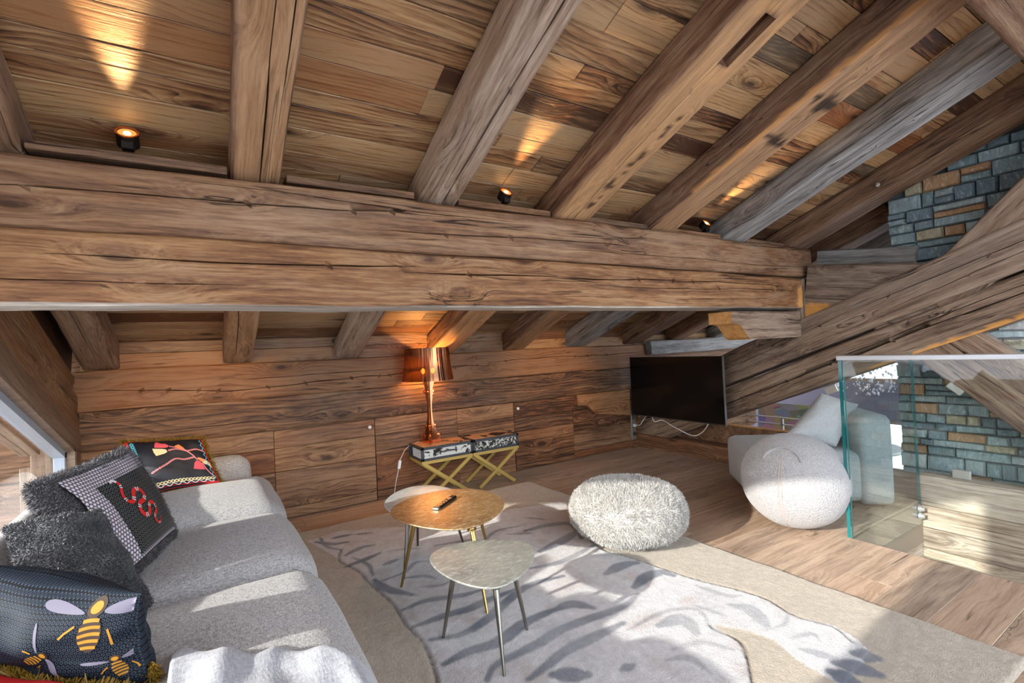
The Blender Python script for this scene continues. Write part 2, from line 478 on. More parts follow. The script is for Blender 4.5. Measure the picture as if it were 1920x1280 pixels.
# back wall boards below the two wall logs
ROWS = [(.0, .09), (.09, .378), (.378, .562), (.562, .702)]
for z0, z1 in ROWS:
    for x0, x1 in ((-.7, .428), (1.214, 2.0), (2.0, 2.628), (4.30, 4.5)):
        face_board(wall_back, x0, x1, z0, z1, YB, M['wall'], proud=r3.uniform(-.002, .004))
MB().box((-2.3, YB + .06, -.05), (6.9, YB + .14, 1.5)).build('wall_core', M['beam_dark'], wall_back)
MB().box((-2.3, YB + .03, -.02), (6.9, YB + .07, 1.21)).build('backing', M['beam_dark'], wall_back)

def hatch(name, x0, x1, label, knob_x, rows, ndiv=1):
    d = struct(name); tag(d, label, 'door')
    n = 0
    for z0, z1 in rows:
        xs = [x0 + .003] + ([x0 + (x1 - x0) * .46] if ndiv == 2 and z0 < .5 else []) + [x1 - .003]
        for a, b in zip(xs[:-1], xs[1:]):
            face_board(d, a, b, z0, z1, YB, M['wall'], proud=.002 + r3.uniform(0, .004), name='plank')
    k = MB().lathe([(.0, -.0), (.006, 0), (.006, .012), (.014, .014), (.015, .022), (.012, .027), (0, .028)], 20, cap=False)
    k.build('knob', plain('white_knob', (.75, .75, .74), .3), d, 40, frame((knob_x, YB - .004, .640), (1, 0, 0), (0, -1, 0)))
    return d
hatch('door_1', .428, 1.214, 'low plank hatch with white knob in the back wall beside the sofa', 1.165, [(.012, .09), (.09, .378), (.378, .562), (.562, .700)])
hatch('door_2', 2.628, 4.30, 'wide plank hatch with white knob in the back wall below the TV side', 2.671, [(.012, .09), (.09, .30), (.30, .40), (.40, .535), (.535, .700)], 2)
del_rows = None

# floor
floor = struct('floor')
r4 = random.Random(21)
y = -1.6; row = 0
while y < 4.2:
    wd = .205
    yc = y + wd/2
    x = -.75 - r4.random() * 1.6
    xmax = 3.298 if y + wd/2 < 1.474 else 4.40
    while x < xmax:
        L = r4.choice([1.5, 1.8, 2.1, 2.4])
        x0 = max(x, -.75); x1 = min(x + L, xmax)
        if x1 - x0 > .05:
            o = board('floor_plank', floor, M['floor'], round(x1 - x0 - .0015, 3), wd - .0015, .02,
                  frame((.5*(x0+x1), yc, r4.uniform(-.0006, .0)), (1, 0, 0), (0, 0, 1)), .0012)
        x += L
    y += wd
MB().box((-.75, -1.6, -.3), (3.297, 1.46, -.021)).box((-.75, 1.46, -.3), (4.4, 4.25, -.021)).build('floor_slab', plain('slab', srgb(150, 132, 112), .8), floor)

# left gable wall with the raked window
wall_left = struct('wall_left')
def rake_board(off_lo, off_hi, y0, y1, xf, m, T=.03, name='board'):
    """board parallel to the roof on a YZ face; off = z at y=0 of its lower/upper edge"""
    zc = .5*(off_lo + off_hi); L = (y1 - y0) / math.cos(SL); W = (off_hi - off_lo) * math.cos(SL)
    yc = .5*(y0 + y1)
    return board(name, wall_left, m, round(L, 2), round(W, 3), T,
                 frame((xf, yc, zc - TS * yc), (0, math.cos(SL), -math.sin(SL)), (1, 0, 0)), .002)
# z offsets at y = 0
rake_board(2.345, 2.47, .62, YB, XL, M['frame'], .05)              # planed head board above the glass
rake_board(2.472, 2.60, -.4, YB, XL - .004, M['wall'], .05)
rake_board(2.602, 2.72, -.4, YB, XL - .010, M['ceiling'], .05)
rake_board(2.722, 2.86, -.4, YB, XL - .03, M['wall'], .05)
rake_board(2.862, 3.08, -1.4, YB, XL - .03, M['ceiling'], .05)
# jamb boards, upright
def upright(y0, y1, z0, z1, xf, m, T=.05, name='board'):
    return board(name, wall_left, m, round(z1 - z0, 2), round(y1 - y0 - .002, 3), T,
                 frame((xf, .5*(y0+y1), .5*(z0+z1)), (0, 0, 1), (1, 0, 0)), .002)
upright(4.075, 4.20, -.02, .80, XL - .004, M['frame'])
for k in range(12):
    y0 = .70 - .19 * (k + 1)
    z1 = 2.58 - TS * (y0 + .19) if y0 > -.5 else 3.0 - TS * (y0 + .19)
    upright(y0, y0 + .19, -.02, z1, XL - .006, M['wall'])
for z0, z1 in ((-.02, .16), (.16, .36)):
    board('board', wall_left, M['wall'], 3.40, z1 - z0 - .003, .05, frame((XL - .004, 2.38, .5*(z0+z1)), (0, 1, 0), (1, 0, 0)), .002)
MB().box((-.86, -1.6, -.3), (-.76, .70, 3.4)).build('wall_core', M['beam_dark'], wall_left)

# window frame and pane
window_1 = struct('window_1')
alu = plain('window_aluminium', srgb(150, 158, 168), .35, 0.0, spec=.5)
woodbead = M['sawn']
def rake_bar(lo, hi, x0, x1, y0, y1, m, name):
    mb = MB()
    mb.add([(x0, y0, lo - TS*y0), (x1, y0, lo - TS*y0), (x1, y1, lo - TS*y1), (x0, y1, lo - TS*y1),
            (x0, y0, hi - TS*y0), (x1, y0, hi - TS*y0), (x1, y1, hi - TS*y1), (x0, y1, hi - TS*y1)],
           [(0,3,2,1),(4,5,6,7),(0,1,5,4),(1,2,6,5),(2,3,7,6),(3,0,4,7)])
    return mb.build(name, m, window_1)
rake_bar(2.325, 2.35, -.745, -.705, .72, 4.08, M['frame'], 'head_bead')
rake_bar(2.285, 2.33, -.80, -.745, .72, 4.06, alu, 'head_frame')
MB().box((-.745, 4.045, .36), (-.705, 4.08, .76), .002).build('jamb_bead', M['outside_wood'], window_1)
MB().box((-.80, 4.005, .36), (-.745, 4.05, .745), .003).build('jamb_frame', alu, window_1)
MB().box((-.80, .70, .36), (-.745, .745, 2.05), .003).build('jamb_frame', alu, window_1)
MB().box((-.80, .70, .34), (-.72, 4.05, .385), .003).build('sill', alu, window_1)

def glass(name, tint, rough=0.0, refl=1.0, ior=1.5):
    t = NT(name)
    tr = t.new('ShaderNodeBsdfTransparent'); t.set(tr.inputs[0], tint)
    gl = t.new('ShaderNodeBsdfGlossy'); gl.inputs['Roughness'].default_value = rough
    fr = t.new('ShaderNodeFresnel'); fr.inputs[0].default_value = ior
    geo = t.new('ShaderNodeNewGeometry')
    f = t.math('MULTIPLY', t.math('MULTIPLY', fr.outputs[0], refl), t.math('SUBTRACT', 1.0, geo.outputs['Backfacing']))
    mx = t.new('ShaderNodeMixShader'); t.l.new(f, mx.inputs[0]); t.l.new(tr.outputs[0], mx.inputs[1]); t.l.new(gl.outputs[0], mx.inputs[2])
    return t.finish(mx.outputs[0])
M['window_glass'] = glass('window_glass', (.985, .99, .985))
M['rail_glass'] = glass('railing_glass', (.925, .962, .96), 0, 1.6)
M['glass_edge'] = plain('glass_edge', (.004, .13, .135), .08, spec=.8)
_w = MB()
_w.add([(-.775, .74, .38), (-.775, 4.01, .38), (-.775, 4.01, 2.30 - TS*4.01), (-.775, .74, 2.30 - TS*.74)], [(0, 1, 2, 3)])
_w.add([(-.783, .74, .38), (-.783, 4.01, .38), (-.783, 4.01, 2.30 - TS*4.01), (-.783, .74, 2.30 - TS*.74)], [(3, 2, 1, 0)])
_w.build('pane', M['window_glass'], window_1)

# ------------------------------------------------------------------ hewn timbers
def perimeter(w, h, rad, step):
    """rounded rectangle in the YZ plane: list of (y, z, ny, nz, side)"""
    out = []
    r = rad
    def seg(y0, z0, y1, z1, ny, nz, side):
        L = math.hypot(y1-y0, z1-z0); n = max(2, int(L/step))
        for i in range(n): out.append((y0+(y1-y0)*i/n, z0+(z1-z0)*i/n, ny, nz, side))
    def arc(cy, cz, a0, side):
        for i in range(3):
            a = a0 + math.pi/2 * i/3
            out.append((cy + r*math.cos(a), cz + r*math.sin(a), math.cos(a), math.sin(a), -1))
    hw, hh = w/2, h/2
    seg(hw, -hh+r, hw, hh-r, 1, 0, 0);  arc(hw-r, hh-r, 0, 0)
    seg(hw-r, hh, -hw+r, hh, 0, 1, 1);  arc(-hw+r, hh-r, math.pi/2, 1)
    seg(-hw, hh-r, -hw, -hh+r, -1, 0, 2); arc(-hw+r, -hh+r, math.pi, 2)
    seg(-hw+r, -hh, hw-r, -hh, 0, -1, 3); arc(hw-r, -hh+r, 1.5*math.pi, 3)
    return out

def timber(name, p0, p1, w, h, mat, up=(0, 0, 1), seed=1, rad=.018, step=.014, sx=.03, wob=.006, wane=.012,
           cracks=(), stains=(), fresh=(), parent=None, taper=0.0, pale=()):
    """a hand-hewn beam along p0-p1. sides: 0=+Y local, 1=+Z, 2=-Y, 3=-Z.
    cracks: (side, x0, x1, pos(-1..1 across that side), wander, depth, width); stains/fresh: (world point, radius)"""
    p0 = Vector(p0); p1 = Vector(p1); L = (p1 - p0).length
    mat4 = frame(.5*(p0+p1), p1-p0, up)
    per = np.array(perimeter(w, h, rad, step))
    nx = max(4, int(L/sx)); xs = np.linspace(-L/2, L/2, nx+1)
    yy = np.repeat(per[None, :, 0], nx+1, 0); zz = np.repeat(per[None, :, 1], nx+1, 0)
    ny = np.repeat(per[None, :, 2], nx+1, 0); nz = np.repeat(per[None, :, 3], nx+1, 0)
    X = np.repeat(xs[:, None], len(per), 1)
    side = per[:, 4].astype(int)
    # slow bow of the whole stick plus hewing facets
    bow_y = vnoise(xs*.9, seed*3.1, 0, seed)[:, None] * wob; bow_z = vnoise(xs*.9, 0, seed*2.7, seed+1)[:, None] * wob
    d = (vnoise(X*2.2, yy*7+seed, zz*7, seed+2) * wob * .8 + vnoise(X*6, yy*18, zz*18+seed, seed+3) * wob * .35 + vnoise(X*9, yy*60, zz*60+seed, seed+5) * .0012)
    corner = (side == -1)[None, :]
    d = d - np.where(corner, wane * np.clip(vnoise(X*1.3, np.sign(yy)*3+seed, np.sign(zz)*5, seed+4), 0, 1), 0)
    dark = np.zeros_like(X)
    for ci, (sd_, x0, x1, pos, wander, depth, width) in enumerate(cracks):
        half = (h if sd_ in (0, 2) else w) / 2
        coordv = zz if sd_ in (0, 2) else yy
        path = pos*half + vnoise(xs*1.1, ci*7.7, seed, seed+9)*wander + vnoise(xs*5, ci*3.3, seed, seed+10)*wander*.18
        tap = np.clip(np.minimum((xs - x0)/.25, (x1 - xs)/.25), 0, 1)**.7
        cols = np.where(side == sd_)[0]
        cc = per[cols, 0 if sd_ in (1, 3) else 1]
        # for every ring move the nearest three columns onto the crack lips and bottom
        base = np.argmin(np.abs(cc - path.mean()))
        base = min(max(base, 1), len(cols)-2)
        for k in range(nx+1):
            if tap[k] <= 0: continue
            b = int(np.argmin(np.abs(cc - path[k]))); b = min(max(b, 1), len(cols)-2)
            c0, c1, c2 = cols[b-1], cols[b], cols[b+1]
            wd_ = width * (.35 + .65*tap[k]) * (.75 + .35*vnoise(xs[k]*8, ci, 0, seed+11))
            s_ = 1 if cc[b+1] > cc[b-1] else -1
            for cidx, offv in ((c0, -s_*wd_/2), (c1, 0), (c2, s_*wd_/2)):
                if sd_ in (0, 2): zz[k, cidx] = path[k] + offv
                else: yy[k, cidx] = path[k] + offv
            d[k, c1] -= depth * tap[k]
            dark[k, c1] = max(dark[k, c1], .8*tap[k])
    tp = 1 + taper * (xs / L)[:, None]
    V = np.stack([X, yy*tp + ny*d + bow_y, zz*tp + nz*d + bow_z], -1)
    n = len(per)
    # slightly ragged ends
    V[0, :, 0] += vnoise(per[:, 0]*30, per[:, 1]*30, seed, seed)*.004; V[-1, :, 0] += vnoise(per[:, 0]*30, per[:, 1]*30, seed, seed+1)*.004
    Vf = V.reshape(-1, 3)
    i = np.arange(nx)[:, None]*n; j = np.arange(n)[None, :]; j1 = (j+1) % n
    F = np.stack([i+j, i+n+j, i+n+j1, i+j1], -1).reshape(-1, 4)
    me = np_mesh(name, Vf, F)
    if stains or fresh or dark.any():
        Wm = np.array(mat4)
        Wp = Vf @ Wm[:3, :3].T + Wm[:3, 3]
        st = dark.reshape(-1).copy(); fr = np.zeros(len(Vf))
        for p, r_ in stains:
            dd = np.linalg.norm(Wp - np.array(p), axis=1)/r_ + .45*vnoise(Wp[:, 0]*40, Wp[:, 1]*40, Wp[:, 2]*40, 3)
            st = np.maximum(st, np.clip((1.05 - dd)*3, 0, 1))
        for p, r_ in fresh:
            dd = np.linalg.norm(Wp - np.array(p), axis=1)/r_ + .5*vnoise(Wp[:, 0]*25, Wp[:, 1]*25, Wp[:, 2]*25, 4)
            fr = np.maximum(fr, np.clip((1.05 - dd)*3, 0, 1))
        set_attr(me, 'stain', st); set_attr(me, 'fresh', fr)
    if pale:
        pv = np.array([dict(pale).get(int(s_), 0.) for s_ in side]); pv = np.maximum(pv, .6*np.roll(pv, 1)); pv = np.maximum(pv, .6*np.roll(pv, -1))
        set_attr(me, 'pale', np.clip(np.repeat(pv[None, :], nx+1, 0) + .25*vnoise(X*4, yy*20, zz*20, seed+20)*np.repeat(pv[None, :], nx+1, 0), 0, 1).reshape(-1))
    bm = bmesh.new(); bm.from_mesh(me); bm.verts.ensure_lookup_table()
    for ring, flip in ((range(n), True), (range(nx*n, nx*n+n), False)):
        vs = [bm.verts[q] for q in ring]
        try: bm.faces.new(vs[::-1] if not flip else vs)
        except ValueError: pass
    bmesh.ops.recalc_face_normals(bm, faces=bm.faces)
    bm.to_mesh(me); bm.free()
    me.materials.append(mat)
    shade(me, 40)
    o = bpy.data.objects.new(name, me); COL.objects.link(o); o.matrix_local = mat4
    if parent is not None: o.parent = parent
    return o

# main double purlin: two stacked logs that cross the room
BY0, BY1 = 2.215, 2.50
purlin = empty('purlin_beam', (1.9, 2.36, 1.47)); tag(purlin, 'massive double-log purlin beam crossing the whole room above the sofa and tables', 'beam', 'roof timbers')
def beam_part(name, *a, **k):
    o = timber(name, *a, **k); o.parent = purlin; o.matrix_parent_inverse = Matrix.Translation(-Vector(purlin.location)); return o
yc_ = .5*(BY0+BY1)
beam_part('log', (-.72, yc_, 1.598), (4.40, yc_, 1.613), BY1-BY0, .262, M['purlin'], seed=3, rad=.016, pale=((3, 1.0),), cracks=(  # bleached underside, with floor bounce light painted into its colour
    (2, -2.3, -.95, .35, .02, .03, .010), (2, -1.05, .35, .22, .03, .03, .009), (2, -.1, 2.3, .30, .035, .03, .007), (2, .2, 2.45, .02, .03, .025, .006),
    (2, -2.5, -1.7, -.35, .02, .015, .006), (2, .9, 1.9, -.45, .02, .02, .005)),
    fresh=(((4.42, 2.21, 1.50), .09), ((4.40, 2.21, 1.60), .07), ((4.42, 2.21, 1.56), .09)))
beam_part('log', (-.72, yc_+.005, 1.858), (4.60, yc_+.005, 1.890), BY1-BY0-.01, .255, M['purlin'], seed=8, rad=.018, cracks=(
    (2, -2.6, -.6, .28, .035, .03, .009), (2, -1.2, .4, -.15, .03, .025, .007), (2, .3, 2.4, -.4, .02, .02, .006), (2, -2.0, -.4, .62, .03, .015, .005)))
def ledger(x0, x1):
    o = board('ledger_board', purlin, M['beam_dark'], round(x1-x0, 2), .24, .032, frame((.5*(x0+x1), 2.385, 2.045), (1, 0, 0), (0, 0, 1)), .003)
    o.matrix_parent_inverse = Matrix.Translation(-Vector(purlin.location))
for x0, x1 in ((-.5, .10), (.32, .90), (1.14, 1.74), (2.02, 2.56), (2.82, 3.36), (3.69, 4.24)): ledger(x0, x1)

# rafters
RAFT = [  # x0, x1, material, seed, label
    (-.69, -.50, 'beam', 31, 'hewn rafter against the gable wall above the window, leftmost of the rafters'),
    (.11, .30, 'beam', 32, 'squared brown rafter running straight up the picture left of centre'),
    (.925, 1.127, 'beam_pale', 33, 'pale greyish rafter with a long split, second big rafter from the left'),
    (1.745, 2.02, 'beam', 34, 'broad reddish rafter with an empty mortise slot and dark burn spots'),
    (2.56, 2.81, 'beam', 35, 'rafter with two dark bands across it and an orange worn edge'),
    (3.38, 3.68, 'beam_grey', 36, 'weathered silver grey rafter with a long black split'),
    (4.25, 4.56, 'beam_dark', 37, 'dark brown rafter just left of the slate chimney wall'),
    (5.02, 5.26, 'beam_dark', 38, 'dark rafter in shadow beyond the truss, left of the slate'),
    (5.85, 6.10, 'beam_grey', 39, 'last grey rafter in the dark bay beyond the truss'),
]
_sl = Vector((0, math.cos(SL), -math.sin(SL))); _up = Vector((0, math.sin(SL), math.cos(SL)))
HR = .185 * math.cos(SL)
R3ST = [(1.94,1.49,2.31),(1.94,1.56,2.28),(1.94,1.61,2.26),(1.93,1.68,2.24),(1.94,1.74,2.21),(1.93,1.79,2.19),(1.94,1.85,2.17),(1.92,1.93,2.14),(1.93,1.98,2.12),(1.94,2.05,2.09),(1.93,2.12,2.07)]
for x0, x1, mm, sdn, lab in RAFT:
    yA, yB_ = (-1.3, 4.32)
    if x0 > 5: yA = 1.75
    pc = lambda y_: Vector((.5*(x0+x1), y_, RAFT_C - TS*y_)) + _up * (HR/2)
    L = (yB_ - yA)/math.cos(SL)
    ax = lambda y_: (y_ - .5*(yA+yB_))/math.cos(SL)    # local x of a world y
    cr = [(3, ax(.6), ax(2.3), rnd.uniform(-.5, .5), .02, .02, .006), (2, ax(.2), ax(2.1), rnd.uniform(-.3, .3), .02, .02, .006), (0, ax(.2), ax(2.2), .1, .02, .02, .006), (3, ax(2.6), ax(4.1), rnd.uniform(-.4, .4), .015, .02, .006)]
    kw = {}
    if sdn == 32: cr = [(3, ax(.9), ax(2.35), .05, .02, .03, .007), (3, ax(1.0), ax(2.0), -.55, .015, .02, .005), (3, ax(2.6), ax(4.1), .1, .02, .02, .006)]
    if sdn == 33: cr = [(3, ax(.6), ax(2.4), -.28, .02, .04, .010), (0, ax(.9), ax(2.2), .2, .02, .02, .006), (2, ax(.9), ax(2.2), -.2, .02, .02, .006)]
    if sdn == 34: kw = dict(stains=[(p, rnd.uniform(.014, .026)) for p in R3ST], fresh=[((2.05,1.12,2.46),.06), ((1.93,1.28,2.40),.06), ((2.04,1.02,2.5),.07), ((1.86,1.0,2.5),.06), ((1.9,.9,2.54),.07)])
    if sdn == 35: kw = dict(stains=[((2.70,1.205,2.42),.05),((2.62,1.19,2.43),.03),((2.77,1.2,2.43),.04),((2.69,1.45,2.33),.045),((2.61,1.44,2.33),.03),((2.76,1.46,2.32),.035)],
                            fresh=[((2.562, yy_, RAFT_C-TS*yy_+.006), .020) for yy_ in np.arange(.7, 1.9, .018)])
    if sdn == 36: cr = [(2, ax(.4), ax(2.4), -.35, .025, .04, .011), (3, ax(.5), ax(2.3), .5, .02, .02, .005), (3, ax(2.6), ax(4.1), -.2, .02, .02, .006)]
    if sdn == 37: cr = [(2, ax(.3), ax(2.3), -.5, .02, .05, .014), (3, ax(.4), ax(2.2), -.1, .02, .02, .006)]
    o = timber('rafter', pc(yA), pc(yB_), x1-x0, HR, M[mm], up=_up, seed=sdn, rad=.022 if sdn in (33, 36) else .012, wob=.008, wane=.014, pale={31: ((3, .2),), 32: ((3, .45),), 33: ((0, .5),), 34: ((3, .95),), 35: ((3, .55),)}.get(sdn, ()), cracks=cr, step=.012, **kw)  # undersides painted lighter: worn wood plus the light from below
    tag(o, lab, 'beam', 'roof timbers')
    if sdn == 34:   # the old mortise: a real pocket cut into the underside
        cut = MB().box((-.115, -.034, -.07), (.115, .034, .07)).build('cutter', M['beam'], None, None,
              frame((1.905, 1.125, RAFT_C - TS*1.125), _sl, _up))
        md = o.modifiers.new('mortise', 'BOOLEAN'); md.object = cut; md.operation = 'DIFFERENCE'; md.solver = 'EXACT'
        bpy.context.view_layer.update()
        dg = bpy.context.evaluated_depsgraph_get()
        me2 = bpy.data.meshes.new_from_object(o.evaluated_get(dg))
        o.modifiers.clear(); o.data = me2
        bpy.data.objects.remove(cut)

# ridge-side purlin, upper right corner of the picture
o = timber('purlin_beam', (-.72, .40, 2.55), (6.4, .40, 2.55), .30, .36, M['beam'], seed=61, wob=.008, rad=.025, step=.02,
           cracks=((3, 1.2, 2.6, .4, .03, .02, .006), (0, 0, 2.4, .1, .03, .02, .006)))
tag(o, 'upper purlin beam cutting across the top right corner under the grey rafter', 'beam', 'roof timbers')

# wall logs on the back wall
o = timber('wall_log', (-.72, YB+.11, 1.10), (4.62, YB+.11, 1.10), .22, .27, M['wall'], seed=71, rad=.012, wob=.006,
           cracks=((2, -2.6, .5, -.10, .05, .03, .008), (2, .4, 2.6, .12, .04, .03, .008), (2, -1.8, -.2, .25, .03, .02, .005)))
tag(o, 'top hewn log of the back wall with a long wandering crack', 'log', 'wall logs')
o = timber('wall_log', (-.72, YB+.11, .834), (4.50, YB+.11, .834), .22, .258, M['wall'], seed=74, rad=.010, wob=.004,
           cracks=((2, .2, 1.6, .2, .03, .015, .004), (2, -2.2, -1.2, -.3, .02, .015, .004)))
tag(o, 'second hewn log of the back wall just above the plank hatches', 'log', 'wall logs')
o = timber('wall_log', (4.60, YB+.02, 1.175), (6.8, YB+.02, 1.20), .22, .17, M['beam_grey'], seed=77, rad=.016, wob=.008)
tag(o, 'short pale grey log continuing the wall top behind the TV', 'log', 'wall logs')

# corbel block low on the back wall
cb = MB()
prof = [(-.405, .11), (.40, .11), (.40, -.20), (-.16, -.12), (-.25, -.02), (-.405, .0)]
cb.prism([(x, z) for x, z in prof], -.005, .055)
o = cb.build('wall_corbel', M['wall'], None, None, frame((3.83, YB-.003, .598), (1, 0, 0), (0, -1, 0)))
tag(o, 'notched wooden corbel block fixed low on the back wall left of the TV', 'corbel')

# ------------------------------------------------------------------ the truss on the right
def yz_timber(name, a, b, h, w, xface, mat, **k):
    """stick lying in the truss plane; a, b = (y, z) of its axis; its near face at xface"""
    return timber(name, (xface + w/2, a[0], a[1]), (xface + w/2, b[0], b[1]), w, h, mat, up=(0, 0, 1), **k)
def on_line(y, z0, sl): return z0 - sl * y
# principal rafter: two stacked logs; upper edge z = 2.25-.385y, joint z = 1.935-.383y, lower edge z = 1.63-.402y
uc = lambda y_: .5*((2.255-.388*y_) + (1.935-.383*y_)); lc = lambda y_: .5*((1.935-.383*y_) + (1.632-.404*y_))
principal = empty('truss_rafter', (4.5, 2.3, .9)); tag(principal, 'huge double-log sloping truss timber rising to the right above the railing', 'beam', 'roof timbers')
def tpart(o, root):
    o.parent = root; o.matrix_parent_inverse = Matrix.Translation(-Vector(root.location)); return o
tpart(yz_timber('log', (4.25, uc(4.25)), (-.6, uc(-.6)), .315*math.cos(SL), .26, XT, M['truss'], seed=81, rad=.02, cracks=(
    (0, -2.4, 1.2, .1, .03, .03, .006), (0, .2, 2.2, -.25, .03, .02, .006), (2, -2.4, 1.2, .1, .03, .03, .006), (2, .2, 2.4, -.25, .03, .02, .006))), principal)
tpart(yz_timber('log', (4.22, lc(4.22)), (-.6, lc(-.6)), .29*math.cos(SL), .26, XT+.004, M['truss'], seed=83, rad=.022, cracks=(
    (0, -2.3, 1.3, .15, .05, .05, .012), (0, -.6, 2.2, .35, .03, .03, .008), (2, -2.3, 1.3, .15, .05, .05, .012), (2, -.6, 2.2, .35, .03, .03, .008)),
    fresh=[((XT+.01, yy_, 1.632-.404*yy_+.01), .035) for yy_ in np.arange(.85, 1.75, .03)]), principal)
# collar that meets the end of the main purlin
o = yz_timber('collar_beam', (2.205, 1.632), (1.15, 1.467), .46, .24, XT+.03, M['truss'], seed=85, rad=.012, step=.012, cracks=(
    (0, -.5, .4, .18, .02, .03, .006), (2, -.5, .4, .18, .02, .03, .006), (0, -.5, .2, -.20, .015, .03, .008), (2, -.5, .2, -.20, .015, .03, .008)),
    fresh=[((XT+.01, yy_, zz_-.17*(2.2-yy_)), .07) for yy_ in np.arange(1.7, 2.21, .06) for zz_ in (1.36, 1.41, 1.46)])
tag(o, 'short collar timber butting against the right end of the main purlin', 'beam', 'roof timbers')
o = timber('packing_block', (XT+.13, 2.36, 1.20), (XT+.13, 2.36, 1.735), .30, .24, M['truss'], up=(1, 0, 0), seed=86, rad=.01)
tag(o, 'short upright packing block between the purlin end and the sloping truss timber', 'block', 'roof timbers')
o = yz_timber('collar_beam', (2.20, 1.935), (1.50, 1.83), .14, .2, XT+.26, M['beam_grey'], seed=87, rad=.012)
tag(o, 'grey timber lying on the collar left of the slate chimney', 'beam', 'roof timbers')
# braces
o = yz_timber('truss_brace', (1.33, 1.44), (.30, 2.52), .34, .2, XT+.02, M['truss'], seed=89, rad=.02, cracks=((0, -.6, .6, .1, .05, .02, .006), (2, -.6, .6, .1, .05, .02, .006)))
tag(o, 'steep brace rising from the sloping truss timber in front of the slate', 'beam', 'roof timbers')
o = yz_timber('truss_brace', (1.62, 1.43), (.40, .30), .37, .2, XT+.05, M['truss'], seed=91, rad=.02, cracks=((0, -.7, .7, .1, .05, .02, .006), (2, -.7, .7, .1, .05, .02, .006)))
tag(o, 'brace falling to the right seen through the glass railing', 'beam', 'roof timbers')
# corbel under the main purlin
mb = MB(); mb.prism([(-.50, .105), (.49, .105), (.49, -.115), (-.26, -.115), (-.30, -.095), (-.34, -.05), (-.39, .0), (-.44, .012), (-.50, .015)], -.10, .10)
cor = mb.build('corbel', [M['truss'], M['sawn']], None, None, frame((3.895, 2.335, 1.35), (1, 0, 0), (0, -1, 0)))
for p in cor.data.polygons:
    if p.center.x < -.27 and abs(p.normal.z) < .5 and p.center.y < .09: p.material_index = 1
tag(cor, 'carved corbel with fresh sawn end under the right end of the main purlin', 'corbel')

# wall below the truss: sill and the boarded stairwell wall
wall_right = struct('wall_right')
zs = [.19, -.03, -.19, -.34, -.56, -.78, -1.0, -1.25, -1.5]
r5 = random.Random(3)
for a, b in zip(zs[:-1], zs[1:]):
    for y0, y1 in ((1.478, 4.23), (-.8, 1.478)):
        if b < -.3 and y0 > 1: continue
        zt = a if not (y0 > 1 and a > .1) else .165
        board('board', wall_right, M['stairwell'] if y0 < 1 else M['wall'], round(y1-y0, 3), round(zt-b-.004, 3), .16,
              frame((XT + (.0 if a > .1 else .004) + r5.uniform(0, .004), .5*(y0+y1), .5*(zt+b)), (0, -1, 0), (-1, 0, 0)), .004)
# inner strip behind the infill glass, its orange-lit top edge put in as bright sawn wood
MB().box((4.60, 1.9, .15), (4.66, 3.75, .345), .003).build('board', M['beam_dark'], wall_right)
MB().box((4.598, 1.9, .345), (4.664, 3.75, .352), .001).build('board', M['sawn'], wall_right)
MB().box((3.285, -1.6, -.3), (3.298, 1.46, -.021)).build('floor_edge', M['stairwell'], floor)
for k in range(7):
    board('board', wall_right, M['stairwell'], 1.09, .222, .02, frame((3.845, 1.462, -.135 - .225*k), (1, 0, 0), (0, -1, 0)), .003)
    board('board', wall_right, M['stairwell'], 3.0, .222, .02, frame((3.302, -.04, -.135 - .225*k), (0, 1, 0), (1, 0, 0)), .003)
MB().box((3.2, -1.7, -1.75), (4.6, 1.7, -1.66)).build('stair_landing', M['floor'], floor)
# infill glass of the truss triangle with its clamps
inf = struct('window_2')
xg = 4.47
tri = [(3.60, .17), (3.60, .20), (1.0, 1.23), (.55, 1.41), (.55, .19)]
mb = MB()
nT = len(tri)
mb.add([(xg, a, b) for a, b in tri], [tuple(range(nT))]).add([(xg+.01, a, b) for a, b in tri], [tuple(range(nT-1, -1, -1))])
pane2 = mb.build('pane', M['window_glass'], inf)
clampm = plain('clamp_steel', srgb(196, 192, 184), .35, .6)
for (cy, cz, rx) in ((2.05, .78, -.40), (1.241, .83, .72), (1.241, .223, 0)):
    MB().box((-.05, -.032, -.012), (.05, .032, .012), .004).lathe([(.006, .012), (.006, .016), (0, .016)], 10, mat=Matrix.Translation((-.028, -.018, 0)), cap=False).lathe([(.006, .012), (.006, .016), (0, .016)], 10, mat=Matrix.Translation((.028, -.018, 0)), cap=False).build(
        'clamp', clampm, pane2, 30, frame((xg - .016, cy, cz), (0, -math.cos(rx), -math.sin(rx)), (-1, 0, 0)))

# ------------------------------------------------------------------ slate chimney wall
XS = 4.75
chim = struct('wall_chimney')
def stone_mat():
    t = NT('slate_stone'); r = t.info('Random')
    P = t.vmath('ADD', t.coord('Object'), t.vmath('SCALE', (3.1, 7.7, 5.3), t.math('MULTIPLY', r, 20.)))
    # pick per stone colours
    base = t.ramp(r, [(0, srgb(146, 170, 174)), (.22, srgb(172, 194, 196)), (.4, srgb(130, 152, 160)), (.58, srgb(188, 206, 206)), (.72, srgb(152, 176, 176)), (.80, srgb(204, 192, 158)), (.87, srgb(206, 160, 112)), (.93, srgb(236, 238, 232))], 'CONSTANT')
    n1 = t.noise(t.vmath('MULTIPLY', P, (14, 40, 14)), 1, 6, .65, 1.0)
    n2 = t.noise(P, 9, 5, .6)
    c = t.mix(t.maprange(n1, .35, .7), t.mix(.45, base, (.06, .085, .095)), base)
    c = t.mix(t.maprange(n1, .56, .68), c, t.mix(.6, base, (.62, .66, .65)))
    c = t.mix(t.math('MULTIPLY', t.maprange(n2, .6, .72), .5), c, srgb(150, 112, 74))
    nb = t.bump(t.math('ADD', n1, t.math('MULTIPLY', n2, .6)), .7, .012)
    return t.finish(t.pbsdf(c, .6, 0, nb, .4))
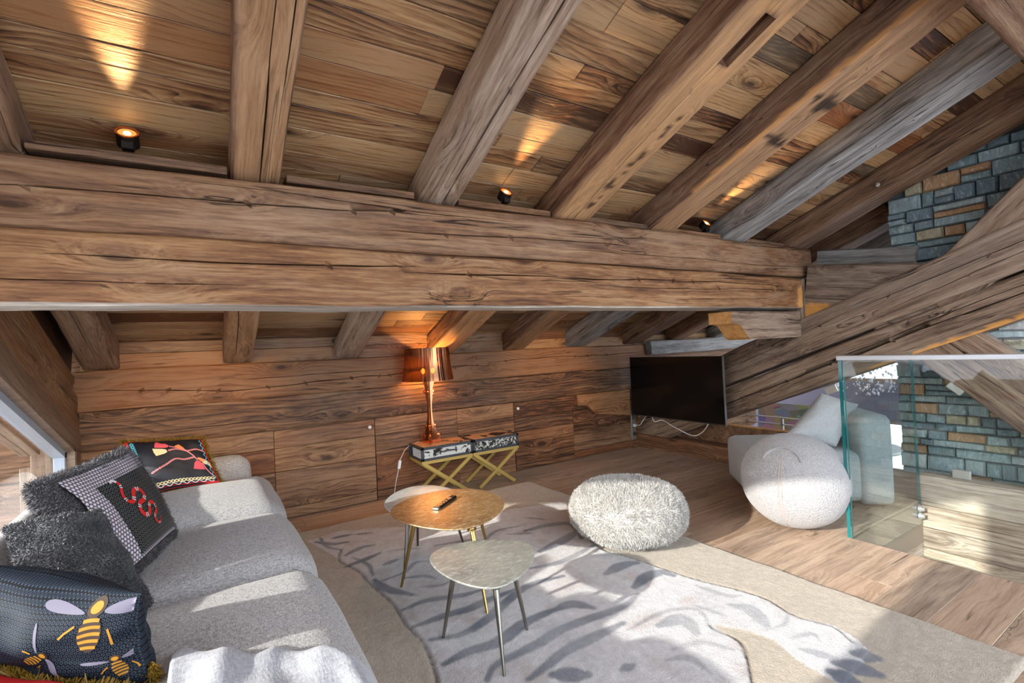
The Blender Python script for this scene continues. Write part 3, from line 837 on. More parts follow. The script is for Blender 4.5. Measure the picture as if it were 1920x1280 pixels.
M['stone'] = stone_mat(); M['mortar'] = plain('mortar', srgb(88, 96, 98), .9)
r6 = random.Random(17)
z = -1.0; _st = []
while z < 3.0:
    hh = r6.choice([.055, .07, .085, .10, .115])
    y = 1.69 + r6.uniform(-.012, .006)
    while y > .25:
        Lg = r6.choice([.08, .12, .17, .22, .30])
        if z + hh > 3.05 - TS*y: y -= Lg; continue
        if r6.random() < .22 and hh > .08:
            parts = [(y, Lg, z, hh*.5), (y, Lg, z+hh*.5, hh*.5)]
        else: parts = [(y, Lg, z, hh)]
        for (ya, La, za, ha) in parts: _st.append((ya, max(.3, ya-La), za, ha))
        y -= Lg
    z += hh
_st = sorted(_st, key=lambda s_: s_[2])
for (ya, yb, za, ha) in _st:
    if ya - yb < .03: continue
    mb = MB(); c = .006; px = r6.uniform(.0, .022)
    y0, y1, z0, z1 = -(ya-yb)/2+.003, (ya-yb)/2-.003, -ha/2+.003, ha/2-.003
    j = lambda a=.004: r6.uniform(-a, a)
    outer = [(0, y0+j(), z0+j()), (0, y1+j(), z0+j()), (0, y1+j(), z1+j()), (0, y0+j(), z1+j())]
    inner = [(-.012-px+j(.006), p[1]+c*(1 if p[1] < 0 else -1)*1.4, p[2]+c*(1 if p[2] < 0 else -1)) for p in outer]
    back = [(.10, p[1], p[2]) for p in outer]
    mid = (-.016-px+j(.005), j(.02), 0)
    vs = back + outer + inner + [mid]
    fs = [(k, (k+1) % 4, 4+(k+1) % 4, 4+k) for k in range(4)] + [(4+k, 4+(k+1) % 4, 8+(k+1) % 4, 8+k) for k in range(4)] + [(8+k, 8+(k+1) % 4, 12) for k in range(4)]
    mb.add(vs, [f[::-1] for f in fs])
    mb.build('stone', M['stone'], chim, None, Matrix.Translation((XS, .5*(ya+yb), za+ha/2)))
MB().box((XS+.02, .2, -1.5), (5.6, 1.685, 3.0)).build('chimney_core', M['mortar'], chim)
# ------------------------------------------------------------------ outdoors beyond the gable window
def snow_mat():
    t = NT('snow'); P = t.coord('Object')
    n = t.noise(P, .25, 5)
    return t.finish(t.pbsdf(t.mix(n, (.62, .70, .80), (.80, .84, .88)), .8, 0, t.bump(t.noise(P, 1.2, 4), .5, .3)))
M['snow'] = snow_mat()
def terrain():
    n = 130; xs = np.linspace(-420, 420, n); V = []
    X, Y = np.meshgrid(xs, xs, indexing='ij')
    r_ = np.sqrt(X**2 + Y**2)
    Z = -7 - .06*np.clip(r_, 0, 120) + np.clip((r_-110)/260, 0, 1)**1.3 * (42 + 46*vnoise(X/90, Y/90, 0, 5) + 22*vnoise(X/35, Y/35, 0, 6) + 9*vnoise(X/13, Y/13, 0, 7))
    V = np.stack([X, Y, Z], -1).reshape(-1, 3)
    i = np.arange(n-1)[:, None]*n; j = np.arange(n-1)[None, :]
    F = np.stack([i+j, i+n+j, i+n+j+1, i+j+1], -1).reshape(-1, 4)
    t = NT('mountain'); g = t.new('ShaderNodeNewGeometry'); P = t.coord('Object')
    sep = t.new('ShaderNodeSeparateXYZ'); t.set(sep.inputs[0], g.outputs['Normal'])
    rock = t.maprange(t.math('ADD', sep.outputs[2], t.math('MULTIPLY', t.noise(P, .06, 5), .4)), .95, 1.12)
    m = t.finish(t.pbsdf(t.mix(rock, srgb(70, 84, 104), (.76, .81, .87)), .85))
    me = np_mesh('snowy_valley', V, F); me.materials.append(m)
    o = bpy.data.objects.new('snowy_valley', me); COL.objects.link(o); o['kind'] = 'structure'
terrain()
outside = struct('trim_1')
for k in range(2):      # boarded reveal outside the window: head and far jamb
    w_ = .045
    board('board', outside, M['outside_wood'], 3.6, w_-.003, .03, frame((-.87 - w_*(k+.5), 2.4, 2.335 - TS*2.4), (0, math.cos(SL), -math.sin(SL)), (0, -math.sin(SL), -math.cos(SL))), .002)
board('board', outside, M['outside_wood'], 1.6, .13, .05, frame((-.865, 4.14, .0), (0, 0, 1), (0, -1, 0)), .003)
board('board', outside, M['outside_wood'], 1.6, .10, .05, frame((-.945, 4.20, -.15), (0, 0, 1), (0, -1, 0)), .003)
MB().box((-1.06, 4.30, .63), (-.96, 4.45, .745), .006).build('block', M['beam_grey'], outside)
deck = struct('trim_2')
for k in range(9):
    board('deck_board', deck, M['stairwell'], 6.0, .14, .04, frame((-1.0 - .145*(k+.5), 3.4, -.30), (0, 1, 0), (0, 0, 1)), .003)
reflection_backdrop = struct('window_backdrop')  # added dark boarding outside, so the pane's reflection shows up
for k in range(13):
    board('board', reflection_backdrop, M['wall'], 2.2, .17, .03, frame((-2.15, 6.4, -.6 + .175*(k+.5)), (1, 0, 0), (0, -1, 0)), .003)
# ------------------------------------------------------------------ the living room beyond the truss
wf = struct('wall_far')
plaster = plain('mauve_plaster', srgb(92, 86, 98), .8, 0, .3, 3)
for lo, hi in (((8.9, -1, -1.6), (9.05, 1.6, 3)), ((8.9, 1.6, -.14), (9.05, 4.1, .46)), ((8.9, 4.1, -1.6), (9.05, 8.2, 3)), ((8.9, 1.6, -1.6), (9.05, 4.1, -.92)),
               ((8.9, 1.6, 1.55), (9.05, 4.1, 3)), ((8.9, 3.55, -.92), (9.05, 4.1, -.14))):
    MB().box(lo, hi).build('plaster_panel', plaster, wf)
win3 = struct('window_3')
for y0, y1, z0, z1 in ((1.6, 4.1, .46, 1.55), (1.6, 3.55, -.92, -.14)):
    fm = M['frame']
    MB().box((8.92, y0, z0), (8.97, y1, z0+.05)).box((8.92, y0, z1-.05), (8.97, y1, z1)).box((8.92, y0, z0), (8.97, y0+.05, z1)).box((8.92, y1-.05, z0), (8.97, y1, z1)).build('window_frame', fm, win3)
    MB().add([(8.95, y0, z0), (8.95, y1, z0), (8.95, y1, z1), (8.95, y0, z1)], [(3, 2, 1, 0)]).build('pane', M['window_glass'], win3)
lf = struct('floor_living')
for k in range(16):
    board('floor_plank', lf, M['beam_dark'], 4.4, .24, .03, frame((6.8, 1.2 + .245*k, -1.0), (1, 0, 0), (0, 0, 1)), .002)
# dark landing ledge with a pale rail and a colourful picture leaning on it
ledge = empty('landing_ledge', (6.6, 4.3, -.4)); tag(ledge, 'dark boarded landing ledge seen through the triangular glass behind the armchair', 'ledge')
for k in range(5):
    board('board', ledge, M['beam_dark'], 3.6, .20, .05, Matrix.Translation((-6.6, -4.3, .4)) @ frame((5.3 + .205*k, 4.2, .03), (0, 1, 0), (0, 0, 1)), .003)
MB().box((-1.4, -1.9, -.6), (-.4, 1.7, .37)).build('base', M['beam_dark'], ledge)
rail = MB(); paint = plain('pale_paint', (.55, .55, .55), .5)
rail.box((.05, -1.6, .52), (.08, 1.4, .535)).box((.05, -1.6, .43), (.08, 1.4, .445))
rail.build('rail', paint, ledge)
for k in range(4): MB().box((.05, -1.5+.9*k, -.6), (.08, -1.47+.9*k, .53)).build('post', paint, ledge)
pic = empty('leaning_picture', (7.1, 3.9, -.4)); tag(pic, 'colourful abstract picture low in the room behind the truss glass', 'picture')
t = NT('abstract_paint'); vv = t.voro(t.vmath('MULTIPLY', t.coord('Object'), (1, 3.4, 6)), 1.6, out='Color')
hs = t.new('ShaderNodeHueSaturation'); t.set(hs.inputs['Color'], vv); hs.inputs['Saturation'].default_value = .8; hs.inputs['Value'].default_value = .6
mp = t.finish(t.pbsdf(t.mix(.35, hs.outputs[0], srgb(150, 120, 116)), .5))
MB().box((-.01, -.45, 0), (.01, .45, .66), .002).build('canvas', mp, pic, None, Matrix.Rotation(.12, 4, 'Y'))
# stand of the picture
for s_ in (-1, 1): MB().tube([(-.02, .3*s_, .0), (.05, .3*s_, -.6)], .012, 8).build('easel_leg', M['beam_dark'], pic)
# crystal chandelier
ch = empty('chandelier', (7.5, 3.0, 2.0)); tag(ch, 'sparkling crystal chandelier hanging in the bright room beyond the railing glass', 'chandelier')
MB().tube([(0, 0, -.4), (0, 0, -1.1)], .006, 8).build('cord', plain('cord_dark', (.05, .05, .05), .5), ch)
t = NT('crystal'); crystal = t.finish(t.pbsdf((.9, .92, .95), .05, .6))
bulb_m = NT('warm_bulb'); e = bulb_m.new('ShaderNodeEmission'); e.inputs[0].default_value = (1, .62, .25, 1); e.inputs[1].default_value = 14; bulb_m = bulb_m.finish(e.outputs[0])
rc = random.Random(4); cm = MB()
for k in range(170):
    a = rc.random()*6.283; rr = rc.random()**.5*.42; zz_ = -1.15 - rc.random()*.35 - (.42-rr)*.3
    s_ = rc.uniform(.008, .018)
    cm.add([(rr*math.cos(a)+dx*s_, rr*math.sin(a)+dy*s_, zz_+dz*s_*1.5) for dx, dy, dz in ((1,0,0),(0,1,0),(-1,0,0),(0,-1,0),(0,0,1),(0,0,-1))],
           [(0,1,4),(1,2,4),(2,3,4),(3,0,4),(1,0,5),(2,1,5),(3,2,5),(0,3,5)])
o = cm.build('crystals', crystal, ch); o['kind'] = 'stuff'
MB().tube([(.3*math.cos(a), .3*math.sin(a), -1.12) for a in np.linspace(0, 6.283, 25)], .01, 8).build('ring', plain('chrome', (.7, .7, .7), .15, 1), ch, 60)
for k in range(6):
    a = k*1.047; MB().lathe([(.001, -.02), (.012, -.008), (.012, .008), (.001, .02)], 10, mat=Matrix.Translation((.3*math.cos(a), .3*math.sin(a), -1.17)), cap=False).build('bulb', bulb_m, ch, 60)
bpy.data.objects.new
# round white table in the room below
rt = empty('round_table', (7.3, 3.1, -1.0)); tag(rt, 'round pale table in the room beyond the truss glass', 'table')
MB().lathe([(.0, .70), (.5, .70), (.52, .72), (.5, .74), (0, .74)], 40, cap=False).build('tabletop', plain('pale_top', (.75, .74, .7), .3), rt, 40)
MB().lathe([(.25, 0), (.25, .02), (.04, .06), (.04, .70)], 24).build('pedestal', paint, rt, 40)

# ------------------------------------------------------------------ glass railing round the stairwell
railing = empty('glass_railing', (3.30, 1.474, 0)); tag(railing, 'frameless glass railing with a pale steel top rail beside the stairwell', 'railing')
def pane(name, lo, hi):
    me = MB().box(lo, hi)
    o = me.build(name, [M['rail_glass'], M['glass_edge']], railing)
    d = [hi[i]-lo[i] for i in range(3)]; thin = d.index(min(d))
    for p in o.data.polygons:
        if abs(p.normal[thin]) < .5: p.material_index = 1
    return o
pane('glass_pane', (.004, -2.6, -.16), (.021, -.024, 1.088))             # along the stairwell edge, towards the viewer
pane_b = pane('glass_pane', (.0, -.019, -.16), (1.075, .0, 1.085))                 # across the end of the stairwell
steel = plain('satin_steel', srgb(205, 204, 204), .28, .55)
MB().box((-.012, -2.6, 1.084), (.036, .006, 1.112), .003).build('top_rail', steel, railing)
for zc in (-.10, -.17+.155):
    MB().lathe([(.0, 0), (.022, 0), (.022, .014), (.016, .016), (.016, .03), (.0, .03)], 20, cap=False).build('standoff', steel, pane_b, 40, frame((1.02, -.021, -.03 + zc*.6), (1, 0, 0), (0, -1, 0)))

# ------------------------------------------------------------------ soft shapes
def rbox_np(size, rad, n=14, bulge=(0, 0, 0, 0, 0, 0), noise_amp=0, seed=0):
    """rounded box with bulging faces, returns verts, quads. bulge: +x -x +y -y +z -z"""
    sx, sy, sz = (s_/2 for s_ in size)
    lin = np.linspace(-1, 1, n); idx = {}; V = []; F = []
    def vid(p):
        k = tuple(int(round(c*1000)) for c in p)
        if k not in idx: idx[k] = len(V); V.append(p)
        return idx[k]
    for ax in range(3):
        for sg in (-1, 1):
            for a in range(n-1):
                for b in range(n-1):
                    q = []
                    for da, db in ((0,0),(1,0),(1,1),(0,1)):
                        p = [0, 0, 0]; p[ax] = sg; p[(ax+1)%3] = lin[a+da]; p[(ax+2)%3] = lin[b+db]
                        q.append(vid(tuple(p)))
                    F.append(q if sg > 0 else q[::-1])
    P = np.array(V); E = np.array([sx, sy, sz]); q = P*E
    inner = np.clip(q, -(E-rad), E-rad); d = q - inner
    nrm = d/np.maximum(np.linalg.norm(d, axis=1, keepdims=True), 1e-9)
    # direction for flat regions
    out = inner + nrm*rad
    f = lambda a, b: (1-P[:, a]**2)*(1-P[:, b]**2)
    out[:, 0] += np.where(P[:, 0] > 0, bulge[0], -bulge[1])*f(1, 2)*(abs(P[:, 0]) > .99)
    out[:, 1] += np.where(P[:, 1] > 0, bulge[2], -bulge[3])*f(0, 2)*(abs(P[:, 1]) > .99)
    out[:, 2] += np.where(P[:, 2] > 0, bulge[4], -bulge[5])*f(0, 1)*(abs(P[:, 2]) > .99)
    if noise_amp:
        out += nrm*(vnoise(out[:, 0]*5, out[:, 1]*5, out[:, 2]*5, seed)*noise_amp)[:, None]
    return out, np.array(F)
def soft(name, size, rad, mat, parent=None, matrix=None, **k):
    V, F = rbox_np(size, rad, **k)
    me = np_mesh(name, V, F); me.materials.append(mat)
    o = bpy.data.objects.new(name, me); COL.objects.link(o)
    if matrix is not None: o.matrix_local = matrix
    if parent is not None: o.parent = parent
    return o

def fabric(name, c, c2, scale=420, rough=.9, bump=.5, low=.12):
    t = NT(name); P = t.coord('Object')
    w1 = t.noise(t.vmath('MULTIPLY', P, (1, .25, 1)), scale, 2); w2 = t.noise(t.vmath('MULTIPLY', P, (.25, 1, 1)), scale, 2)
    v = t.math('MULTIPLY', t.math('ADD', w1, w2), .5)
    col = t.mix(t.maprange(v, .36, .64), c2, c)
    col = t.mix(t.math('MULTIPLY', t.noise(P, 2.2, 3), low), col, tuple(x*.5 for x in c))
    return t.finish(t.pbsdf(col, rough, 0, t.bump(v, bump, .003), .25, **{'Sheen Weight': .15}))
M['sofa'] = fabric('sofa_linen', srgb(198, 196, 194), srgb(124, 122, 120), 260)
M['chair_fabric'] = fabric('chair_fabric', srgb(186, 186, 186), srgb(144, 144, 144), 330)
M['throw'] = fabric('throw_fleece', srgb(186, 188, 194), srgb(150, 154, 162), 160, .95, .8)

# ------------------------------------------------------------------ sofa
sofa = empty('sofa', (-.12, 2.35, 0)); tag(sofa, 'long light grey linen sofa standing along the gable window', 'sofa')
so = lambda x, y, z: Matrix.Translation((x+.12, y-2.35, z))
soft('base', (.92, 3.42, .26), .05, M['sofa'], sofa, so(-.14, 2.38, .16), n=12)
for (y0, y1, sd_) in ((3.03, 4.0, 1), (2.16, 3.02, 2), (1.12, 2.15, 3)):
    soft('seat_cushion', (.88, y1-y0, .24), .115, M['sofa'], sofa, so(-.068, .5*(y0+y1), .312), n=20, bulge=(.015, 0, .008, .008, .035, 0), noise_amp=.006, seed=sd_)
for (y0, y1, sd_) in ((3.0, 4.0, 4), (2.05, 3.0, 5), (.75, 2.05, 6)):
    soft('back_cushion', (.13, y1-y0-.006, .56), .064, M['sofa'], sofa, so(-.632, .5*(y0+y1), .385), n=18, bulge=(.012, 0, 0, 0, .012, 0), noise_amp=.006, seed=sd_)
# rolled far arm
soft('arm', (.86, .19, .36), .092, M['sofa'], sofa, so(-.19, 4.075, .40), n=18, bulge=(.02, 0, 0, 0, .0, 0), noise_amp=.004, seed=9)
for k in (-1, 1):
    for q in (.95, 3.85): MB().box((-.025, -.025, 0), (.025, .025, .06), .004).build('foot', M['beam_dark'], sofa, None, so(-.13 + k*.42, q, 0))
# piping seam on the seat fronts
for y0 in (3.025, 2.155):
    MB().tube([(.365+.12, y0-2.35, .31), (.335+.12, y0-2.35, .38), (.27+.12, y0-2.35, .412)], .004, 6).build('piping', M['sofa'], sofa, 60)

# ------------------------------------------------------------------ pillows: a quad patch inflated along its normal
def adopt(child, part):
    child.parent = part; child.matrix_parent_inverse = part.matrix_basis.inverted(); return child

class Pillow:
    def __init__(s, TL, TR, BR, BL, th, n=40, seed=0, wr=.006, power=.42, sag=0.):
        s.c = [np.array(q, float) for q in (BL, BR, TR, TL)]
        s.th = th; s.seed = seed; s.wr = wr; s.power = power; s.n = n; s.sag = sag
        e1 = s.c[1]-s.c[0]; e2 = s.c[3]-s.c[0]
        s.nrm = np.cross(e1, e2); s.nrm /= np.linalg.norm(s.nrm)
        s.w = np.linalg.norm(e1); s.h = np.linalg.norm(e2)
    def pos(s, u, v, side=1, off=0.):
        """u, v in [0, 1]"""
        u = np.asarray(u, float); v = np.asarray(v, float)
        a, b, c, d = s.c
        p = 2*u-1; q = 2*v-1
        # pinch the edges a little so that corners stick out
        pu = .5 + .5*p*(1 - .05*(1-q**2)); qv = .5 + .5*q*(1 - .05*(1-p**2))
        B = ((1-pu)*(1-qv))[..., None]*a + (pu*(1-qv))[..., None]*b + (pu*qv)[..., None]*c + ((1-pu)*qv)[..., None]*d
        f = (np.clip(1-p**2, 0, 1)*np.clip(1-q**2, 0, 1))**s.power
        wv = vnoise(u*7+s.seed, v*7, s.seed, s.seed)*s.wr + vnoise(u*2.5, v*2.5, s.seed+3, s.seed+2)*s.wr*1.6
        wv = wv*np.clip(f*3, 0, 1)
        return B + ((f*s.th + wv)*side + off)[..., None]*s.nrm
    def build(s, name, mats, parent=None, border=None):
        n = s.n; lin = .5-.5*np.cos(np.linspace(0, math.pi, n))
        U, Vv = np.meshgrid(lin, lin, indexing='ij')
        A = s.pos(U, Vv, 1).reshape(-1, 3); Bk = s.pos(U, Vv, -1).reshape(-1, 3)
        org = (s.c[0]+s.c[1]+s.c[2]+s.c[3])/4
        s.org = org
        V = np.concatenate([A, Bk])
        uv = np.concatenate([np.stack([U*s.w, Vv*s.h], -1).reshape(-1, 2)]*2)
        i = np.arange(n-1)[:, None]*n; j = np.arange(n-1)[None, :]
        F = np.stack([i+j, i+n+j, i+n+j+1, i+j+1], -1).reshape(-1, 4)
        F2 = F[:, ::-1] + n*n
        me = np_mesh(name, V - (np.array(parent.location) if parent is not None else 0), np.concatenate([F, F2]), uv)
        for m in (mats if isinstance(mats, (list, tuple)) else [mats]): me.materials.append(m)
        bm = bmesh.new(); bm.from_mesh(me); bmesh.ops.remove_doubles(bm, verts=bm.verts, dist=1e-5); bm.to_mesh(me); bm.free()
        o = bpy.data.objects.new(name, me); COL.objects.link(o)
        if parent is not None: o.parent = parent
        return o
    def decal(s, mb, poly, off=.0012, mi=0, parent=None, sub=None):
        """flat embroidery patch: polygon in metres (x from left, y from bottom)"""
        P = np.array(poly, float); c = P.mean(0)
        rings = [P]; 
        for k in (.66, .33): rings.append(c + (P-c)*k)
        pts = np.clip(np.concatenate(rings + [c[None]]), [.006*s.w, .006*s.h], [.985*s.w, .985*s.h])
        W = s.pos(pts[:, 0]/s.w, pts[:, 1]/s.h, 1, off)
        if parent is not None: W = W - np.array(parent.location)
        n = len(P); fs = []
        for r_ in range(2):
            for i in range(n):
                j = (i+1) % n; fs.append((r_*n+i, r_*n+j, (r_+1)*n+j, (r_+1)*n+i))
        for i in range(n): fs.append((2*n+i, 2*n+(i+1) % n, 3*n))
        mb.add(W, fs, mi)
    def ribbon(s, mb, pts, width, off=.0015, mi=0, parent=None):
        P = np.array(pts, float)
        Lf = []; Rt = []
        for k in range(len(P)):
            t_ = P[min(k+1, len(P)-1)] - P[max(k-1, 0)]; t_ /= max(np.linalg.norm(t_), 1e-9); nn = np.array([-t_[1], t_[0]])
            wk = width[k] if hasattr(width, '__len__') else width
            Lf.append(P[k]+nn*wk/2); Rt.append(P[k]-nn*wk/2)
        pts2 = np.concatenate([Lf, Rt]); W = s.pos(pts2[:, 0]/s.w, pts2[:, 1]/s.h, 1, off)
        if parent is not None: W = W - np.array(parent.location)
        n = len(P)
        mb.add(W, [(k, n+k, n+k+1, k+1) for k in range(n-1)], mi if not hasattr(mi, '__len__') else 0)
        if hasattr(mi, '__len__'):
            for k in range(n-1): mb.mi[len(mb.mi)-(n-1)+k] = mi[k]

def ell(cx, cy, a, b, ang=0, n=16, tip=0.):
    out = []
    for k in range(n):
        t_ = 2*math.pi*k/n; x = a*math.cos(t_); y_ = b*math.sin(t_)*(1-tip*math.cos(t_))
        c_, s_ = math.cos(R(ang)), math.sin(R(ang)); out.append((cx+x*c_-y_*s_, cy+x*s_+y_*c_))
    return out

def fur(name, src, parent, mat, count, length, width, curl=.5, seed=0, loc=None, mask=None, clump=0., gravity=.3):
    """short strands grown from the faces of a mesh object, as thin ribbons"""
    me = src.data; me.calc_loop_triangles()
    nv = len(me.vertices); co = np.empty(nv*3, np.float32); me.vertices.foreach_get('co', co); co = co.reshape(-1, 3).astype(float)
    nt = len(me.loop_triangles); tv = np.empty(nt*3, np.int32); me.loop_triangles.foreach_get('vertices', tv); tv = tv.reshape(-1, 3)
    a, b, c = co[tv[:, 0]], co[tv[:, 1]], co[tv[:, 2]]
    cr = np.cross(b-a, c-a); ar = np.linalg.norm(cr, axis=1); 
    keep = ar > 1e-12
    if mask is not None: keep &= mask((a+b+c)/3)
    p = np.where(keep, ar, 0); p /= p.sum()
    g = np.random.default_rng(seed); ti = g.choice(nt, count, p=p)
    r1 = np.sqrt(g.random(count)); r2_ = g.random(count)
    root = (1-r1)[:, None]*a[ti] + (r1*(1-r2_))[:, None]*b[ti] + (r1*r2_)[:, None]*c[ti]
    n = cr[ti]/ar[ti][:, None]
    sw = np.stack([vnoise(root[:, 0]*24, root[:, 1]*24, root[:, 2]*24, seed+k) for k in range(3)], -1)
    rnd_ = g.normal(size=(count, 3))
    d1 = n + curl*.55*rnd_ + sw*clump; d1 /= np.linalg.norm(d1, axis=1, keepdims=True)
    d2 = n*.5 + curl*rnd_[:, [1, 2, 0]] + sw*clump*1.6 - np.array([0, 0, gravity]); d2 /= np.linalg.norm(d2, axis=1, keepdims=True)
    L = length*(.6+.7*g.random(count))[:, None]
    mid = root + d1*L*.55; tip = mid + d2*L*.55
    sd_ = np.cross(d1, g.normal(size=(count, 3))); sd_ /= np.linalg.norm(sd_, axis=1, keepdims=True)
    w_ = width*(.7+.6*g.random(count))[:, None]
    V = np.stack([root-sd_*w_*.5-n*.002, root+sd_*w_*.5-n*.002, mid-sd_*w_*.42, mid+sd_*w_*.42, tip-sd_*w_*.12, tip+sd_*w_*.12], 1).reshape(-1, 3)
    k = np.arange(count)[:, None]*6
    F = np.concatenate([k+np.array([[0, 1, 3, 2]]), k+np.array([[2, 3, 5, 4]])])
    m2 = np_mesh(name, V, F); m2.materials.append(mat)
    o = bpy.data.objects.new(name, m2); COL.objects.link(o); o.parent = parent; o.matrix_local = src.matrix_local.copy(); o['kind'] = 'stuff'
    return o
def fur_mat(name, c, c2, rough=.6, sheen=.3, spec=.3):
    t = NT(name); P = t.coord('Object')
    col = t.mix(t.noise(P, 30, 3), c2, c)
    return t.finish(t.pbsdf(col, rough, 0, None, spec, **{'Sheen Weight': sheen}))
# rug drawing: strokes on the floor in metres (points, width, darkness; sunlit strokes coloured lighter)
STRIPES=[
([(0.766, 2.315), (0.897, 2.327), (1.053, 2.266), (1.178, 2.252)], 0.03, 1),
([(0.758, 2.143), (0.915, 2.144), (1.028, 2.128), (1.138, 2.142), (1.309, 2.15)], 0.035, 1),
([(0.782, 2.004), (0.904, 1.962), (1.057, 1.997), (1.361, 2.139), (1.59, 2.115)], 0.035, 1),
([(0.761, 1.819), (0.877, 1.834), (1.009, 1.816), (1.179, 1.867), (1.383, 1.876)], 0.04, 1),
([(0.855, 1.639), (0.93, 1.694), (1.118, 1.704), (1.307, 1.729), (1.601, 1.703), (1.76, 1.736)], 0.035, 0.9),
([(0.981, 1.547), (1.065, 1.567), (1.213, 1.601), (1.343, 1.599), (1.527, 1.605)], 0.035, 0.9),
([(0.748, 2.718), (0.771, 2.566), (0.856, 2.431)], 0.035, 1),
([(0.764, 2.674), (0.913, 2.701), (1.01, 2.781), (1.092, 2.743)], 0.022, 0.8),
([(0.888, 2.632), (0.983, 2.589), (1.023, 2.527)], 0.025, 0.8),
([(0.919, 2.481), (1.023, 2.428), (1.073, 2.442)], 0.02, 0.8),
([(0.66, 2.995), (0.754, 3.011), (0.881, 3.055)], 0.03, 1),
([(0.699, 3.16), (0.809, 3.216), (0.891, 3.203)], 0.03, 1),
([(0.588, 3.516), (0.674, 3.401), (0.763, 3.374)], 0.03, 1.1),
([(0.697, 3.51), (0.818, 3.496)], 0.03, 1.1),
([(0.839, 3.479), (0.943, 3.43)], 0.025, 1.1),
([(0.629, 3.589), (0.631, 3.391), (0.697, 3.264)], 0.02, 1),
([(1.201, 2.943), (1.414, 2.881), (1.491, 2.819), (1.643, 2.907), (1.853, 2.874)], 0.022, 0.8),
([(1.793, 2.784), (1.985, 2.765), (2.111, 2.674), (2.003, 2.447)], 0.04, 1),
([(1.677, 2.448), (1.89, 2.495), (2.066, 2.559)], 0.045, 1),
([(1.502, 2.297), (1.703, 2.259), (1.981, 2.315)], 0.03, 0.8),
([(1.936, 2.999), (2.027, 2.866)], 0.02, 0.8),
([(1.657, 2.811), (1.81, 2.721)], 0.02, 0.8),
([(1.35, 1.871), (1.447, 1.863), (1.503, 1.778)], 0.04, 1),
([(1.788, 1.992), (1.937, 2.013), (2.014, 1.987)], 0.045, 1),
([(1.8, 1.799), (1.942, 1.84), (2.029, 1.826), (2.049, 1.765)], 0.045, 1),
([(1.494, 1.554), (1.734, 1.557), (1.868, 1.483), (1.804, 1.365)], 0.02, 0.55),
([(1.631, 1.496), (1.754, 1.47), (1.715, 1.368)], 0.045, 0.7),
([(1.891, 1.512), (1.925, 1.368)], 0.02, 0.6),
([(2.024, 1.41), (2.057, 1.339), (1.99, 1.226)], 0.045, 0.6),
([(2.049, 1.62), (2.083, 1.474), (2.136, 1.434)], 0.025, 0.5),
([(1.957, 1.206), (2.071, 1.19), (2.148, 1.22)], 0.015, 0.5),
([(1.946, 1.058), (1.994, 0.953)], 0.03, 0.6),
([(2.079, 0.925), (2.115, 0.871)], 0.05, 1.1),
([(1.964, 0.94), (2.001, 0.879), (2.018, 0.827)], 0.05, 1.1),
([(1.897, 0.926), (1.908, 0.855)], 0.05, 1.1),
([(1.233, 1.626), (1.37, 1.608), (1.515, 1.604)], 0.03, 0.8),
([(1.295, 1.383), (1.351, 1.377)], 0.03, 0.9),
([(1.072, 1.513), (1.171, 1.441)], 0.05, 1),
([(1.548, 1.353), (1.675, 1.315), (1.731, 1.217)], 0.025, 0.5),
([(2.361, 3.134), (2.359, 2.965)], 0.015, 0.7),
([(2.231, 3.246), (2.361, 3.17)], 0.012, 0.6),
([(0.725, 3.11), (0.773, 2.932), (0.758, 2.773)], 0.02, 0.9),
([(0.924, 3.051), (1.033, 3.015), (1.114, 2.95)], 0.018, 0.7),
([(0.85, 2.871), (0.938, 2.893)], 0.03, 0.9),
([(1.473, 1.322), (1.551, 1.284), (1.545, 1.184)], 0.025, 0.5),
([(1.973, 1.12), (2.077, 1.088), (2.055, 1.037)], 0.02, 0.6),
]
OUTL= [[(0.701, 3.281), (0.651, 3.12), (0.703, 2.9), (0.722, 2.647), (0.749, 2.421), (0.737, 2.196), (0.75, 2.033), (0.73, 1.87), (0.697, 1.74)], [(2.092, 2.612), (1.994, 2.243), (2.037, 2.066), (2.106, 1.683), (2.176, 1.488), (2.201, 1.341), (2.163, 1.198), (2.204, 1.065), (2.153, 0.964)], [(1.811, 1.376), (1.802, 1.343), (1.805, 1.223), (1.718, 1.141), (1.621, 1.064)]]
TIGER= [(0.541, 3.577), (0.78, 3.628), (1.042, 3.479), (1.456, 3.203), (1.962, 3.222), (2.393, 3.107), (2.11, 2.662), (1.994, 2.243), (2.037, 2.066), (2.106, 1.683), (2.176, 1.488), (2.201, 1.341), (2.163, 1.198), (2.216, 1.071), (2.188, 0.959), (2.127, 0.898), (1.963, 0.884), (1.844, 0.868), (1.873, 1.046), (1.923, 1.157), (1.9, 1.259), (1.82, 1.369), (1.797, 1.229), (1.715, 1.143), (1.572, 1.034), (0.69, 1.676), (0.709, 1.768), (0.73, 1.87), (0.75, 2.033), (0.737, 2.196), (0.749, 2.421), (0.722, 2.647), (0.703, 2.9), (0.651, 3.12), (0.626, 3.238)]

